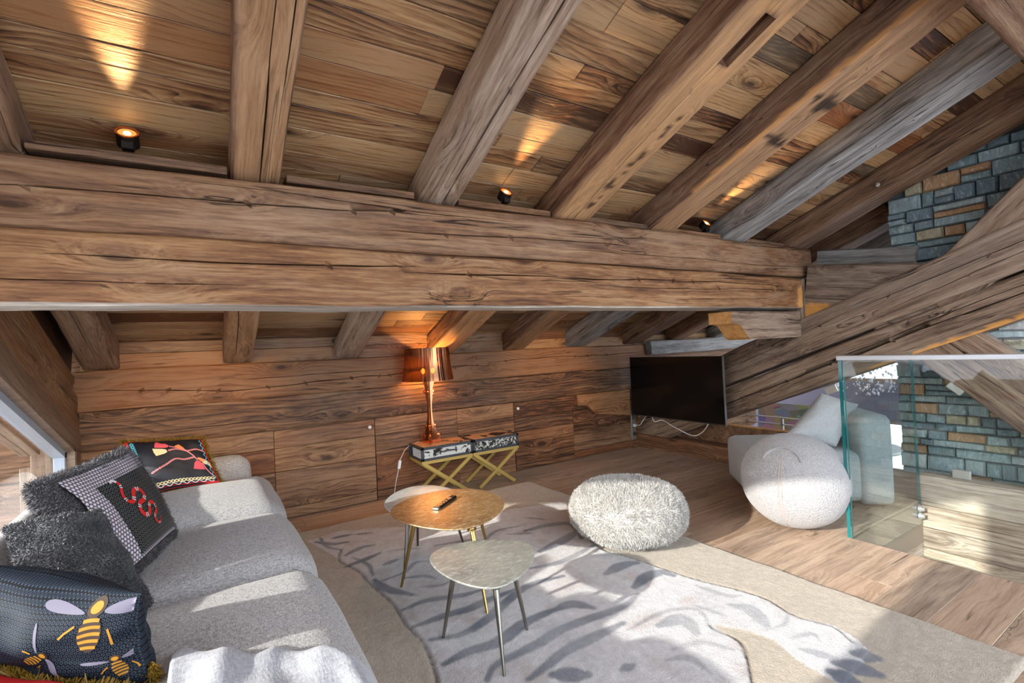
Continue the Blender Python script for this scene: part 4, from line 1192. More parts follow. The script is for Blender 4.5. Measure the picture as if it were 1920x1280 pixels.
# ------------------------------------------------------------------ rug with a tiger drawn on it
def build_rug():
    # corner points on the floor: far left, far right, near right
    x0, x1, y0, y1 = .42, 2.515, .55, 3.80
    step = .0085
    nx = int((x1-x0)/step); ny = int((y1-y0)/step)
    gx = np.linspace(0, 1, nx+1); gy = np.linspace(0, 1, ny+1)
    U, Vv = np.meshgrid(gx, gy, indexing='ij')
    X = x0 + (x1-x0)*U - .01*(1-Vv) + .05*U*(1-Vv); Y = y0 + (y1-y0)*Vv
    edge = np.minimum(np.minimum(U*(x1-x0), (1-U)*(x1-x0)), np.minimum(Vv*(y1-y0), (1-Vv)*(y1-y0)))
    X = X + .004*vnoise(Y*4, X*2, 0, 2); Y = Y + .004*vnoise(X*4, Y*2, 0, 3)
    px, py = X.ravel(), Y.ravel()
    # inside the animal
    ins = np.zeros(len(px), bool); T = TIGER; j = len(T)-1
    for i in range(len(T)):
        xi, yi = T[i]; xj, yj = T[j]
        c = ((yi > py) != (yj > py)) & (px < (xj-xi)*(py-yi)/(yj-yi+1e-12)+xi)
        ins ^= c; j = i
    ins = ins.astype(float)
    n1 = vnoise(px*9, py*9, 0, 11); n2 = vnoise(px*28, py*28, 0, 12); n3 = vnoise(px*70, py*70, 0, 13)
    def seg_dist(pts):
        P = np.array(pts)
        # smooth the stroke (Catmull-Rom)
        if len(P) > 2:
            Q = []
            E = np.vstack([2*P[0]-P[1], P, 2*P[-1]-P[-2]])
            for k in range(len(P)-1):
                a, b, c, d = E[k:k+4]
                for t in np.linspace(0, 1, 6, endpoint=False):
                    Q.append(.5*((2*b)+(c-a)*t+(2*a-5*b+4*c-d)*t*t+(3*b-a-3*c+d)*t**3))
            Q.append(P[-1]); P = np.array(Q)
        L = np.linalg.norm(np.diff(P, axis=0), axis=1); S_ = np.concatenate([[0], np.cumsum(L)])
        lo = P.min(0)-.09; hi = P.max(0)+.09
        m = np.where((px > lo[0]) & (px < hi[0]) & (py > lo[1]) & (py < hi[1]))[0]
        best = np.full(len(m), 9.); pos = np.zeros(len(m))
        for k in range(len(P)-1):
            a = P[k]; d = P[k+1]-a; l2 = d@d+1e-12
            t = np.clip(((px[m]-a[0])*d[0]+(py[m]-a[1])*d[1])/l2, 0, 1)
            dd = np.hypot(px[m]-a[0]-t*d[0], py[m]-a[1]-t*d[1])
            b = dd < best; best[b] = dd[b]; pos[b] = (S_[k]+t[b]*L[k])/S_[-1]
        return m, best, pos
    stripe = np.zeros(len(px))
    for pts, wd, dk in STRIPES:
        m, d, pos = seg_dist(pts)
        wv = 1.25*wd*(.55+.75*np.sin(np.pi*np.clip(pos, .04, .96))**.7)*.62*(1+.25*n2[m])
        s_ = np.clip((wv - d - .006*n2[m])/.012, 0, 1)*dk*(.8+.2*n1[m])
        stripe[m] = np.maximum(stripe[m], s_)
    line = np.zeros(len(px))
    for pts in OUTL:
        m, d, pos = seg_dist(pts); line[m] = np.maximum(line[m], np.clip((.010-d)/.006, 0, 1))
    cream = np.array(srgb(198, 185, 166)); pale = np.array(srgb(226, 224, 224)); blue = np.array(srgb(104, 112, 126)); rose = np.array(srgb(190, 170, 162))
    col = cream[None]*(1-ins[:, None]) + pale[None]*ins[:, None]
    rosem = np.clip((n1-.25)*1.6, 0, 1)*ins*.45
    col = col*(1-rosem[:, None]) + rose*rosem[:, None]
    col = col*(1-np.minimum(stripe[:, None]*1.0, 1)) + blue*(np.minimum(stripe[:, None]*1.0, 1))
    soft_ = np.clip((vnoise(px*4, py*4, 1, 31)-.1), 0, 1)*ins*.35
    col = col*(1-soft_[:, None]) + np.array(srgb(150, 152, 162))*soft_[:, None]
    col *= (1+.10*n3+.06*n2)[:, None]
    col *= (1-.45*line)[:, None]
    e = edge.ravel(); 
    Z = .014 + .0012*n3 + .0006*n2 + .003*ins - .006*line
    Z = Z*np.clip(e/.012, 0, 1)**.5
    wv = np.clip(1-(e/.10), 0, 1)*.004*vnoise(px*6, py*6, 2, 41)
    Z = np.where(e < .002, .001, Z + np.maximum(wv, 0))
    V = np.stack([px, py, Z], -1)
    n = ny+1; i = np.arange(nx)[:, None]*n; jj = np.arange(ny)[None, :]
    F = np.stack([i+jj, i+n+jj, i+n+jj+1, i+jj+1], -1).reshape(-1, 4)
    me = np_mesh('tiger_rug', V, F)
    ca = me.color_attributes.new('pile_colour', 'FLOAT_COLOR', 'POINT')
    ca.data.foreach_set('color', np.concatenate([np.clip(col, 0, 1), np.ones((len(px), 1))], 1).astype(np.float32).ravel())
    t = NT('rug_pile'); P = t.coord('Object')
    at = t.new('ShaderNodeAttribute', attribute_name='pile_colour')
    nz = t.noise(P, 300, 2); n4 = t.noise(P, 110, 2)
    c = t.mix(t.maprange(nz, .3, .7, .35, 0), at.outputs['Color'], (.12, .11, .10))
    me.materials.append(t.finish(t.pbsdf(c, .95, 0, t.bump(t.math('ADD', nz, n4), .8, .006), .15, **{'Sheen Weight': .2})))
    o = bpy.data.objects.new('tiger_rug', me); COL.objects.link(o)
    tag(o, 'large cream rug with a grey striped tiger pattern lying under the coffee tables', 'rug')
build_rug()
RUGZ = .012

# ------------------------------------------------------------------ coffee tables
def leaf_metal(name, c, c2, c3, rough=.34, metal=.8):
    t = NT(name); P = t.coord('Object')
    n1 = t.noise(t.vmath('MULTIPLY', P, (26, 70, 1)), 1, 5, .65, .8); n2 = t.noise(P, 5, 4); n3 = t.noise(t.vmath('MULTIPLY', P, (9, 60, 1)), 1, 4, .6)
    col = t.mix(t.maprange(n2, .38, .62), c, c2)
    col = t.mix(t.maprange(n1, .48, .68), col, c3)
    rg = t.math('ADD', rough-.1, t.math('MULTIPLY', n1, .32))
    nb = t.bump(t.math('ADD', n1, n3), .22, .003)
    return t.finish(t.pbsdf(col, rg, metal, nb, .5))
M['gold_top'] = leaf_metal('gold_leaf_top', srgb(190, 150, 98), srgb(158, 122, 80), srgb(222, 204, 164), .34, .6)
M['silver_top'] = leaf_metal('silver_leaf_top', srgb(176, 176, 164), srgb(146, 148, 142), srgb(206, 206, 196), .36, .45)
M['silver_top2'] = leaf_metal('pale_silver_top', srgb(186, 198, 202), srgb(160, 176, 182), srgb(216, 220, 218), .34, .4)
M['brass'] = plain('brass_leg', srgb(172, 142, 88), .25, 1.0)
M['gunmetal'] = plain('gunmetal_leg', srgb(96, 92, 86), .3, .9)
M['nickel'] = plain('nickel_leg', srgb(150, 146, 138), .25, 1.0)
def smooth_closed(pts, k=5):
    P = np.array(pts); n = len(P); out = []
    # average once to remove kinks
    P = .25*np.roll(P, 1, 0)+.5*P+.25*np.roll(P, -1, 0)
    for i in range(n):
        a, b, c, d = P[(i-1) % n], P[i], P[(i+1) % n], P[(i+2) % n]
        for t in np.linspace(0, 1, k, endpoint=False):
            out.append(.5*((2*b)+(c-a)*t+(2*a-5*b+4*c-d)*t*t+(3*b-a-3*c+d)*t**3))
    return np.array(out)
def coffee_table(outline, z, feet, mtop, mleg, label, th=.012):
    P = smooth_closed(outline)
    if np.sum(P[:, 0]*np.roll(P[:, 1], -1)-np.roll(P[:, 0], -1)*P[:, 1]) < 0: P = P[::-1]
    c = P.mean(0); root = empty('coffee_table', (c[0], c[1], RUGZ)); tag(root, label, 'table', 'nest of pebble coffee tables')
    Q = P - c; mb = MB(); n = len(Q); zt = z - RUGZ
    rings = []
    for s_, zz_ in ((.93, zt-th), (.992, zt-th*.7), (1.0, zt-th*.35), (.994, zt-.001), (.97, zt), (.5, zt)):
        rings.append([(x*s_, y*s_, zz_) for x, y in Q])
    vs = [p for r_ in rings for p in r_] + [(0, 0, zt), (0, 0, zt-th)]
    fs = []
    for k in range(len(rings)-1):
        for i in range(n): j = (i+1) % n; fs.append((k*n+i, k*n+j, (k+1)*n+j, (k+1)*n+i))
    m = len(rings)*n
    for i in range(n):
        j = (i+1) % n; fs.append(((len(rings)-1)*n+i, (len(rings)-1)*n+j, m)); fs.append((j, i, m+1))
    mb.add(vs, fs); mb.build('tabletop', mtop, root, 50)
    for (fx, fy) in feet:
        f = Vector((fx-c[0], fy-c[1], .001)); top = Vector((f.x*.68, f.y*.68, zt-th+.002))
        lb = MB(); d = top - f
        pts = [f + d*t_ for t_ in (0, .03, .5, 1)]
        lb.tube(pts, [.006, .0065, .0095, .0135], 14)
        lb.tube([top-Vector((0, 0, .006)), top+Vector((0, 0, .001))], .024, 14)
        lb.build('leg', mleg, root, 50)
    return root
TA = [(0.811, 2.659), (0.873, 2.794), (1.0, 2.88), (1.158, 2.929), (1.33, 2.901), (1.463, 2.784), (1.49, 2.594), (1.445, 2.429), (1.361, 2.319), (1.221, 2.221), (1.109, 2.187), (1.003, 2.21), (0.913, 2.331), (0.843, 2.485)]
TB = [(0.815, 2.121), (0.892, 2.187), (1.02, 2.19), (1.177, 2.122), (1.272, 2.027), (1.286, 1.933), (1.248, 1.848), (1.14, 1.742), (1.038, 1.688), (0.965, 1.672), (0.921, 1.68), (0.869, 1.736), (0.822, 1.833), (0.806, 1.985)]
TC = [(0.866, 2.94), (0.938, 3.083), (1.037, 3.192), (1.158, 3.268), (1.279, 3.229), (1.349, 3.114), (1.38, 2.95), (1.35, 2.76), (1.22, 2.64), (1.0, 2.62), (0.88, 2.76)]
coffee_table(TA, .37, [(.838, 2.54), (1.081, 2.04), (1.42, 2.62)], M['gold_top'], M['brass'], 'pebble-shaped coffee table with golden leaf top carrying the remote control')
coffee_table(TB, .32, [(.917, 1.618), (.830, 1.986), (1.155, 1.816)], M['silver_top'], M['nickel'], 'smallest pebble coffee table with greenish silver top, nearest the viewer')
coffee_table(TC, .335, [(.883, 2.622), (1.112, 3.006), (1.37, 2.874)], M['silver_top2'], M['gunmetal'], 'pale silver pebble coffee table half hidden behind the golden one')
rem = empty('remote_control', (1.15, 2.63, .3705), math.atan2(.125, .16)); tag(rem, 'slim black and copper remote control on the golden coffee table', 'remote')
MB().box((-.115, -.019, 0), (.115, .019, .016), .004).build('body', plain('remote_black', srgb(28, 26, 26), .25), rem, 40)
MB().box((-.117, -.0195, .002), (-.095, .0195, .0145), .003).build('end_cap', plain('remote_silver', srgb(150, 156, 160), .3, .8), rem, 40)
bk = plain('remote_keys', srgb(170, 120, 80), .35, .4)
for i in range(3):
    for j in range(2): MB().lathe([(.0048, 0), (.0045, .0015), (0, .0018)], 10, cap=False, mat=Matrix.Translation((-.06+.03*i, -.008+.016*j, .016))).build('button', bk, rem, 60)
MB().lathe([(.013, 0), (.012, .002), (.006, .0022), (0, .0015)], 20, cap=False, mat=Matrix.Translation((.055, 0, .016))).build('dial', bk, rem, 60)

# ------------------------------------------------------------------ two trunk side tables on crossed brass legs
def hide(name, seed, dense, hand=False):
    t = NT(name); P = t.vmath('ADD', t.coord('Object'), (seed*3.1, seed*1.7, 0))
    n = t.noise(t.vmath('MULTIPLY', P, (1, 1, 1.4)), 11 if not dense else 26, 5, .6, 1.4)
    m_ = t.maprange(n, .54, .60) if not dense else t.maprange(n, .44, .54)
    col = t.mix(m_, srgb(206, 206, 198), srgb(38, 32, 28))
    return t.finish(t.pbsdf(col, .55, 0, t.bump(t.noise(P, 220, 2), .5, .003), .3))
M['trunk_black'] = plain('trunk_leather', srgb(58, 60, 64), .45, 0, 0, 40, .2, 200)
M['trunk_top'] = fabric('trunk_tan_top', srgb(196, 152, 112), srgb(164, 122, 86), 300, .7, .2)
M['brass_paint'] = plain('brass_paint', srgb(190, 160, 88), .42, .35)
M['linen'] = plain('trunk_linen', srgb(196, 200, 202), .7)
M['stud'] = plain('dark_stud', srgb(70, 66, 60), .3, .8)
def trunk_table(x0, seed, dense, label):
    W, D, H0, H1 = .483, .30, .335, .45
    root = empty('trunk_side_table', (x0 + W/2, 4.045, 0)); tag(root, label, 'side table', 'trunk side tables')
    hw, hd = W/2, D/2
    MB().box((-hw+.012, -hd+.008, H0+.004), (hw-.012, hd-.008, H1-.004)).build('box', M['trunk_black'], root)
    ed = .022
    fr = MB()
    for sy in (-1, 1):
        for zz_ in (H0, H1-ed): fr.box((-hw, sy*(hd-ed/2)-ed/2, zz_), (hw, sy*(hd-ed/2)+ed/2, zz_+ed), .002)
        for sx_ in (-1, 1): fr.box((sx_*(hw-ed/2)-ed/2, sy*(hd-ed/2)-ed/2, H0), (sx_*(hw-ed/2)+ed/2, sy*(hd-ed/2)+ed/2, H1), .002)
    for sx_ in (-1, 1):
        for zz_ in (H0, H1-ed): fr.box((sx_*(hw-ed/2)-ed/2, -hd, zz_), (sx_*(hw-ed/2)+ed/2, hd, zz_+ed), .002)
    fr.build('trunk_frame', M['trunk_black'], root)
    drawer = MB().box((-hw+ed, -hd-.001, H0+ed), (hw-ed, -hd+.012, H1-ed), .002).build('drawer', hide('hide_front_%d' % seed, seed, dense), root)
    MB().box((-hw-.001, -hd+ed, H0+ed), (-hw+.014, .06, H1-ed), .001).build('side_panel', M['linen'], root)
    MB().box((-hw+.02, -hd+.02, H1-.004), (hw-.02, hd-.02, H1+.0015)).build('top_panel', hide_top(seed), root)
    if not dense:
        MB().tube([(-.075, -hd-.002, .395), (-.07, -hd-.016, .398), (0, -hd-.02, .402), (.07, -hd-.016, .398), (.075, -hd-.002, .395)], .006, 8).build('drawer_handle', M['trunk_black'], drawer, 60)
        for sx_ in (-.075, .075): MB().box((sx_-.005, -hd-.006, .375), (sx_+.005, -hd, .418), .001).build('handle_plate', M['stud'], drawer)
    st = MB()
    for zz_ in (H0+ed/2, H1-ed/2):
        for k in range(14):
            st.lathe([(.0028, 0), (.002, .0018), (0, .0022)], 6, cap=False, mat=frame((-hw+.01+(W-.02)*k/13, -hd, zz_), (1, 0, 0), (0, -1, 0)))
    o = st.build('studs', M['stud'], root, 60); o['kind'] = 'stuff'
    bw = .030; t_ = .022
    for sy in (-1, 1):
        yb = sy*(hd-t_/2-.004)
        MB().box((-hw, yb-t_/2, H0-.028), (hw, yb+t_/2, H0), .002).build('rail', M['brass_paint'], root)
        for sg in (-1, 1):
            zt = H0-.022; p0 = Vector((-sg*(hw-.02), 0, zt)); p1 = Vector((sg*(hw-.055), 0, 0.012)); d = p1-p0
            m4 = frame((.5*(p0.x+p1.x), yb + (.0008*sg), .5*(p0.z+p1.z)), (d.x, 0, d.z), (0, 1, 0))
            MB().box((-d.length/2, -bw/2, -t_/2), (d.length/2, bw/2, t_/2), .002).build('leg', M['brass_paint'], root, None, m4)
    for sx_ in (-1, 1): MB().box((sx_*(hw-.012)-.012, -hd+.02, H0-.026), (sx_*(hw-.012)+.012, hd-.02, H0-.002), .002).build('rail', M['brass_paint'], root)
    return root
def hide_top(seed):
    t = NT('hide_top_%d' % seed); P = t.vmath('ADD', t.coord('Object'), (seed*2.3, 0, 0))
    n = t.noise(P, 5.5, 3, .5, .5)
    col = t.mix(t.maprange(n, .565, .60), srgb(192, 148, 112), srgb(44, 34, 28))
    return t.finish(t.pbsdf(col, .55, 0, t.bump(t.noise(P, 200, 2), .4, .003), .3))
trunk_table(1.512, 1, False, 'trunk side table with spotted cowhide drawer and crossed brass legs, under the copper lamp')
trunk_table(1.999, 2, True, 'trunk side table with dense black and white hide drawer, right neighbour of the lamp table')

# ------------------------------------------------------------------ copper table lamp
lamp = empty('table_lamp', (1.662, 4.05, .4515)); tag(lamp, 'baroque copper table lamp with a pleated mirror shade on the trunk table', 'lamp')
t = NT('copper_plastic'); M['copper'] = t.finish(t.pbsdf(srgb(224, 138, 92), .10, .95, None, .6))
t = NT('copper_shade')
gl = t.new('ShaderNodeBsdfGlossy'); gl.inputs['Color'].default_value = (*srgb(206, 150, 108), 1); gl.inputs['Roughness'].default_value = .14
tr = t.new('ShaderNodeBsdfTransparent'); tr.inputs[0].default_value = (*srgb(104, 66, 34), 1)
mx = t.new('ShaderNodeMixShader'); mx.inputs[0].default_value = .42; t.l.new(gl.outputs[0], mx.inputs[1]); t.l.new(tr.outputs[0], mx.inputs[2])
M['shade'] = t.finish(mx.outputs[0])
# shade: pleated bell
n = 240; V = []; zs_ = np.linspace(0, 1, 9)
for z_ in zs_:
    for i in range(n):
        a = 2*math.pi*i/n
        r_ = (.222 - .030*z_ - .006*math.sin(math.pi*z_)) * (1 + .004*math.cos(a*40)) * (1 + .03*math.cos(4*a))
        V.append((r_*math.cos(a), r_*math.sin(a), .555 + .285*z_))
F = [(k*n+i, k*n+(i+1) % n, (k+1)*n+(i+1) % n, (k+1)*n+i) for k in range(8) for i in range(n)]
me = np_mesh('lamp_shade', V, F); me.materials.append(M['shade'])
o = bpy.data.objects.new('lamp_shade', me); COL.objects.link(o); o.parent = lamp
# base: three cut-out scroll blades round the stem
half = [(.010, .0), (.075, .0), (.098, .010), (.100, .024), (.086, .032), (.078, .042), (.090, .052), (.086, .074), (.068, .082), (.054, .100), (.048, .128), (.056, .142), (.052, .160), (.036, .166), (.030, .186),
        (.024, .23), (.020, .30), (.022, .36), (.030, .40), (.030, .425), (.042, .435), (.050, .452), (.046, .468), (.034, .472), (.040, .50), (.052, .535), (.056, .56), (.010, .575)]
for k in range(3):
    mb = MB(); mb.prism(half, -.006, .006)
    a = R(-118 + 120*k)
    m4 = Matrix.Rotation(a, 4, 'Z') @ frame((0, 0, 0), (1, 0, 0), (0, -1, 0))
    b_ = mb.build('scroll_blade', M['copper'], lamp, 30, m4)
    for (cx, cz, rr) in ((.078, .060, .022), (.048, .150, .014), (.043, .452, .011)):
        v_ = MB().lathe([(rr*.5, -.010), (rr, -.009), (rr, .009), (rr*.5, .010)], 18, cap=True, mat=frame((cx, 0, cz), (1, 0, 0), (0, -1, 0))).build('volute', M['copper'], lamp, 40, Matrix.Rotation(a, 4, 'Z')); adopt(v_, b_)
MB().tube([(0, 0, .004), (0, 0, .60)], .011, 16).build('stem', M['copper'], lamp, 40)
wb = NT('lamp_bulb'); e = wb.new('ShaderNodeEmission'); e.inputs[0].default_value = (1, .52, .16, 1); e.inputs[1].default_value = 40; wb = wb.finish(e.outputs[0])
for s_ in (-1, 1): MB().lathe([(.001, -.03), (.014, -.018), (.018, 0), (.012, .016), (.001, .024)], 14, cap=False, mat=Matrix.Translation((.045*s_, 0, .64))).build('bulb', wb, lamp, 80)
def point(name, loc, energy, color, rad=.02, parent=None):
    d = bpy.data.lights.new(name, 'POINT'); d.energy = energy; d.color = color; d.shadow_soft_size = rad
    o = bpy.data.objects.new(name, d); COL.objects.link(o); o.location = loc
    if parent is not None: o.parent = parent
    return o
point('lamp_light', (0, 0, .66), 15.0, (1, .50, .15), .03, lamp)
# its cable and inline switch
cab = plain('clear_cable', (.72, .72, .70), .3)
lc_ = empty('lamp_cable', (1.36, 4.1, 0)); tag(lc_, 'thin white lamp cable with a white inline switch left of the trunk table', 'cable')
MB().tube([(.24, .08, .455), (.16, .085, .44), (.10, .07, .40), (.03, .0, .335), (.02, -.01, .29), (-.02, -.02, .16), (-.04, -.02, .05), (-.05, .0, .006), (-.1, .05, .005)], .0028, 8).build('cord', cab, lc_, 60)
MB().box((-.012, -.009, -.035), (.012, .009, .035), .004).build('switch', plain('white_switch', (.8, .8, .8), .3), lc_, 40, Matrix.Translation((.022, -.008, .30)) @ Matrix.Rotation(.2, 4, 'Y'))

# ------------------------------------------------------------------ television on a wall arm, socket strip
tv = empty('television', (4.2, 3.49, .75)); tag(tv, 'flat black television on a wall arm in front of the sloping truss timber', 'television')
tvb = plain('tv_black', (.004, .004, .004), .12, spec=.4); tvf = plain('tv_frame', (.02, .02, .02), .3)
MB().box((-.001, -.605, -.336), (.022, .605, .336), .002).build('case', tvf, tv)
MB().box((-.0025, -.597, -.325), (-.0008, .597, .329)).build('screen', tvb, tv)
MB().box((-.003, -.606, -.340), (.022, -.602, .338)).build('bezel_edge', plain('bezel_silver', srgb(150, 150, 150), .3, .7), tv)
MB().box((.02, -.3, -.30), (.05, .3, .12), .01).build('back_housing', tvf, tv)
MB().tube([(.045, .0, 0), (.10, .18, 0), (.19, .25, 0)], .018, 10).build('wall_arm', tvf, tv, 60)
MB().box((.175, .15, -.12), (.188, .35, .12), .003).build('wall_plate', tvf, tv)
sk = empty('socket_strip', (4.30, YB, .27)); tag(sk, 'vertical metal socket strip on the back wall beside the television', 'socket')
MB().box((-.035, -.024, -.172), (.035, -.001, .172), .004).build('plate', plain('socket_steel', srgb(150, 146, 138), .35, .6), sk)
for k in range(3):
    MB().lathe([(.027, 0), (.027, .004), (.022, .003), (.020, -.004), (0, -.004)], 24, cap=False, mat=frame((0, -.025, -.1+.1*k), (1, 0, 0), (0, -1, 0))).build('socket', plain('socket_insert', srgb(90, 88, 84), .4), sk, 40)
MB().lathe([(.019, -.004), (.019, .02), (.014, .03), (0, .031)], 20, cap=False, mat=frame((0, -.026, 0), (1, 0, 0), (0, -1, 0))).build('plug', plain('plug_white', (.75, .75, .75), .35), sk, 40)
MB().lathe([(.018, -.004), (.018, .02), (.012, .028), (0, .029)], 20, cap=False, mat=frame((0, -.026, -.1), (1, 0, 0), (0, -1, 0))).build('plug', plain('plug_black', (.03, .03, .03), .35), sk, 40)
tc = empty('tv_cable', (4.28, 4.12, .30)); tag(tc, 'white cable drooping below the television to the socket strip', 'cable')
def smooth_line(pts, k=8):
    P = np.array(pts, float); E = np.vstack([2*P[0]-P[1], P, 2*P[-1]-P[-2]]); o = []
    for i in range(len(P)-1):
        a, b, c, d = E[i:i+4]
        for t in np.linspace(0, 1, k, endpoint=False): o.append(.5*((2*b)+(c-a)*t+(2*a-5*b+4*c-d)*t*t+(3*b-a-3*c+d)*t**3))
    o.append(P[-1]); return [tuple(q) for q in o]
MB().tube(smooth_line([(0.01, .05, -.03), (.0, -.06, -.01), (-.01, -.13, .06), (-.03, -.25, .14), (-.02, -.30, .055), (-.0, -.40, .075), (.0, -.55, .02), (.0, -.78, -.045), (.0, -.90, .0), (-.02, -.99, .09), (-.03, -1.02, .16)]), .0045, 8).build('cord', plain('cord_white', (.78, .78, .78), .4), tc, 60)

# ------------------------------------------------------------------ sheepskin pouf
pf = empty('sheepskin_pouf', (2.246, 2.279, 0)); tag(pf, 'low round white sheepskin pouf standing on the edge of the rug', 'pouf')
def blob(name, r, h, zc, mat, parent, n=64, m=36, power=1., noise=.0, seed=0, flat=0.):
    V = []; F = []
    for k in range(m+1):
        b = -math.pi/2 + math.pi*k/m
        for i in range(n):
            a = 2*math.pi*i/n
            cb_ = math.cos(b); sb = math.sin(b)
            rr = r*abs(cb_)**power; zz_ = h*math.copysign(abs(sb)**power, sb)
            d = noise*vnoise(math.cos(a)*cb_*2.5, math.sin(a)*cb_*2.5, sb*2.5, seed) if noise else 0
            V.append(((rr+d*cb_)*math.cos(a), (rr+d*cb_)*math.sin(a), max(zc+zz_+d*sb, flat)))
    F = [(k*n+i, k*n+(i+1) % n, (k+1)*n+(i+1) % n, (k+1)*n+i) for k in range(m) for i in range(n)]
    me = np_mesh(name, V, F); me.materials.append(mat)
    bm = bmesh.new(); bm.from_mesh(me); bmesh.ops.remove_doubles(bm, verts=bm.verts, dist=1e-5); bm.to_mesh(me); bm.free()
    o = bpy.data.objects.new(name, me); COL.objects.link(o); o.parent = parent
    return o
M['fleece'] = fur_mat('white_fleece', (.55, .535, .50), (.46, .445, .41), .7, .5)
M['fleece_base'] = plain('fleece_skin', (.58, .55, .51), .9)
pb = blob('cover', .357, .180, .194, M['fleece_base'], pf, power=.86, noise=.010, seed=3, flat=.012)
fur('fleece', pb, pf, M['fleece'], 62000, .020, .0030, .55, 5, clump=.55, gravity=.1)

# ------------------------------------------------------------------ big boucle ball
ballr = empty('sitting_ball', (3.258, 1.759, 0)); tag(ballr, 'large white boucle sitting ball in front of the armchair beside the glass', 'ball')
t = NT('boucle'); P = t.coord('Object')
vn = t.voro(P, 115, rand=1.0); n_ = t.noise(P, 60, 3)
hgt = t.math('ADD', t.math('MULTIPLY', vn, -1.0), t.math('MULTIPLY', n_, .7))
M['boucle'] = t.finish(t.pbsdf(t.mix(t.maprange(vn, .2, .8), (.41, .405, .405), (.31, .305, .305)), .9, 0, t.bump(hgt, .75, .006), .2, **{'Sheen Weight': .3}))
bb = blob('cover', .318, .302, .302, M['boucle'], ballr, 96, 64, .97, .003, 5)
seamm = plain('seam_piping', srgb(176, 160, 152), .8)
def on_ball(a, b, off=.002):
    return (( .318+off)*math.cos(b)*math.cos(a), (.318+off)*math.cos(b)*math.sin(a), .302+(.302+off)*math.sin(b))
for da in (-.030, .030):
    MB().tube([on_ball(R(194)+da*(1-abs(b)*.35), b, .001) for b in np.linspace(-1.1, .62, 30)], .0028, 6).build('seam', seamm, ballr, 80)
MB().tube([on_ball(R(194)-.034+ (.068)*q, .62+.05*math.sin(math.pi*q), .002) for q in np.linspace(0, 1, 8)], .0028, 6).build('seam', seamm, ballr, 80)
MB().tube([on_ball(R(194)+.42*math.cos(q), .58+.34*math.sin(q), .006) for q in np.linspace(0.05, 3.1, 24)], .008, 8).build('carry_strap', M['boucle'], ballr, 80)

# ------------------------------------------------------------------ armchair behind the ball
ac = empty('armchair', (4.0, 2.06, 0), math.atan2(.68, -.73)); tag(ac, 'blocky pale fabric armchair turned towards the television, half hidden by the ball', 'armchair')
soft('seat', (.80, .74, .36), .05, M['chair_fabric'], ac, Matrix.Translation((.10, 0, .22)), n=16, bulge=(.01, 0, .01, .01, .02, 0))
soft('backrest', (.24, .78, .64), .06, M['chair_fabric'], ac, Matrix.Translation((-.32, 0, .34)), n=16, bulge=(.02, .01, 0, 0, .01, 0))
for sx_ in (-.36, .42):
    for sy in (-.3, .3): MB().lathe([(.02, 0), (.02, .045)], 12, mat=Matrix.Translation((sx_, sy, 0))).build('foot', M['beam_dark'], ac, 40)
cu = Pillow((3.96, 1.90, .80), (4.22, 1.76, .70), (3.88, 1.78, .42), (3.54, 1.98, .50), .085, 36, 4, .006)
cuo = empty('cushion', (3.85, 1.86, .40)); tag(cuo, 'plump white linen cushion leaning in the armchair behind the ball', 'cushion')
co_ = cu.build('cover', M['chair_fabric'], cuo)
# ------------------------------------------------------------------ cushions on the sofa
def scale_cloth(name, bg, fg, sx, sy, rough=.6, ring=True):
    t = NT(name); uv = t.coord('UV')
    sep = t.new('ShaderNodeSeparateXYZ'); t.set(sep.inputs[0], uv)
    v = t.math('MULTIPLY', sep.outputs[1], sy); row = t.math('FLOOR', v)
    u = t.math('ADD', t.math('MULTIPLY', sep.outputs[0], sx), t.math('MULTIPLY', t.math('MODULO', row, 2.0), .5))
    fu = t.math('SUBTRACT', t.math('FRACT', u), .5); fv = t.math('SUBTRACT', t.math('FRACT', v), .5)
    d = t.math('SQRT', t.math('ADD', t.math('POWER', fu, 2.), t.math('POWER', t.math('MULTIPLY', fv, .9), 2.)))
    if ring: m_ = t.math('MULTIPLY', t.maprange(d, .20, .25), t.maprange(d, .34, .40, 1, 0))
    else: m_ = t.maprange(d, .30, .38, 1, 0)
    return t, t.mix(m_, bg, fg), m_, rough
def finish_cloth(t, col, m_, rough):
    return t.finish(t.pbsdf(col, rough, 0, t.bump(m_, .3, .002), .2))
# tassel print cushion leaning on the far arm
c1 = empty('cushion', (-.2, 3.86, .43)); tag(c1, 'black cushion printed with pink tassels and chains, gold fringe, against the far sofa arm', 'cushion', 'cushions on the sofa')
p1 = Pillow((-.47, 4.02, .765), (-.035, 3.945, .735), (.065, 3.80, .445), (-.37, 3.79, .445), .075, 40, 2, .005)
t = NT('navy_canvas'); uv = t.coord('UV'); M['navy'] = t.finish(t.pbsdf(srgb(22, 24, 34), .55, 0, t.bump(t.noise(uv, 400, 2), .4, .002), .4))
p1.build('cover', M['navy'], c1)
pal = {k: plain('print_'+k, srgb(*v), .7) for k, v in dict(pink=(226, 140, 140), rose=(214, 84, 96), cream=(222, 210, 160), orange=(232, 140, 84), red=(206, 36, 34), teal=(92, 190, 206), white=(220, 214, 214), gold=(178, 124, 30), wing=(112, 108, 124), brown=(58, 40, 26)).items()}
def deco(pil, parent, name, key, polys=(), ribbons=(), off=.0015):
    for q in polys:
        mb = MB(); pil.decal(mb, q, off, 0, parent); mb.build(name, pal[key], parent, 180)
    for pts, wd in ribbons:
        mb = MB(); pil.ribbon(mb, pts, wd, off, 0, parent); mb.build(name, pal[key], parent, 180)
w1, h1 = p1.w, p1.h
sc = lambda fx, fy: (fx*w1, fy*h1)
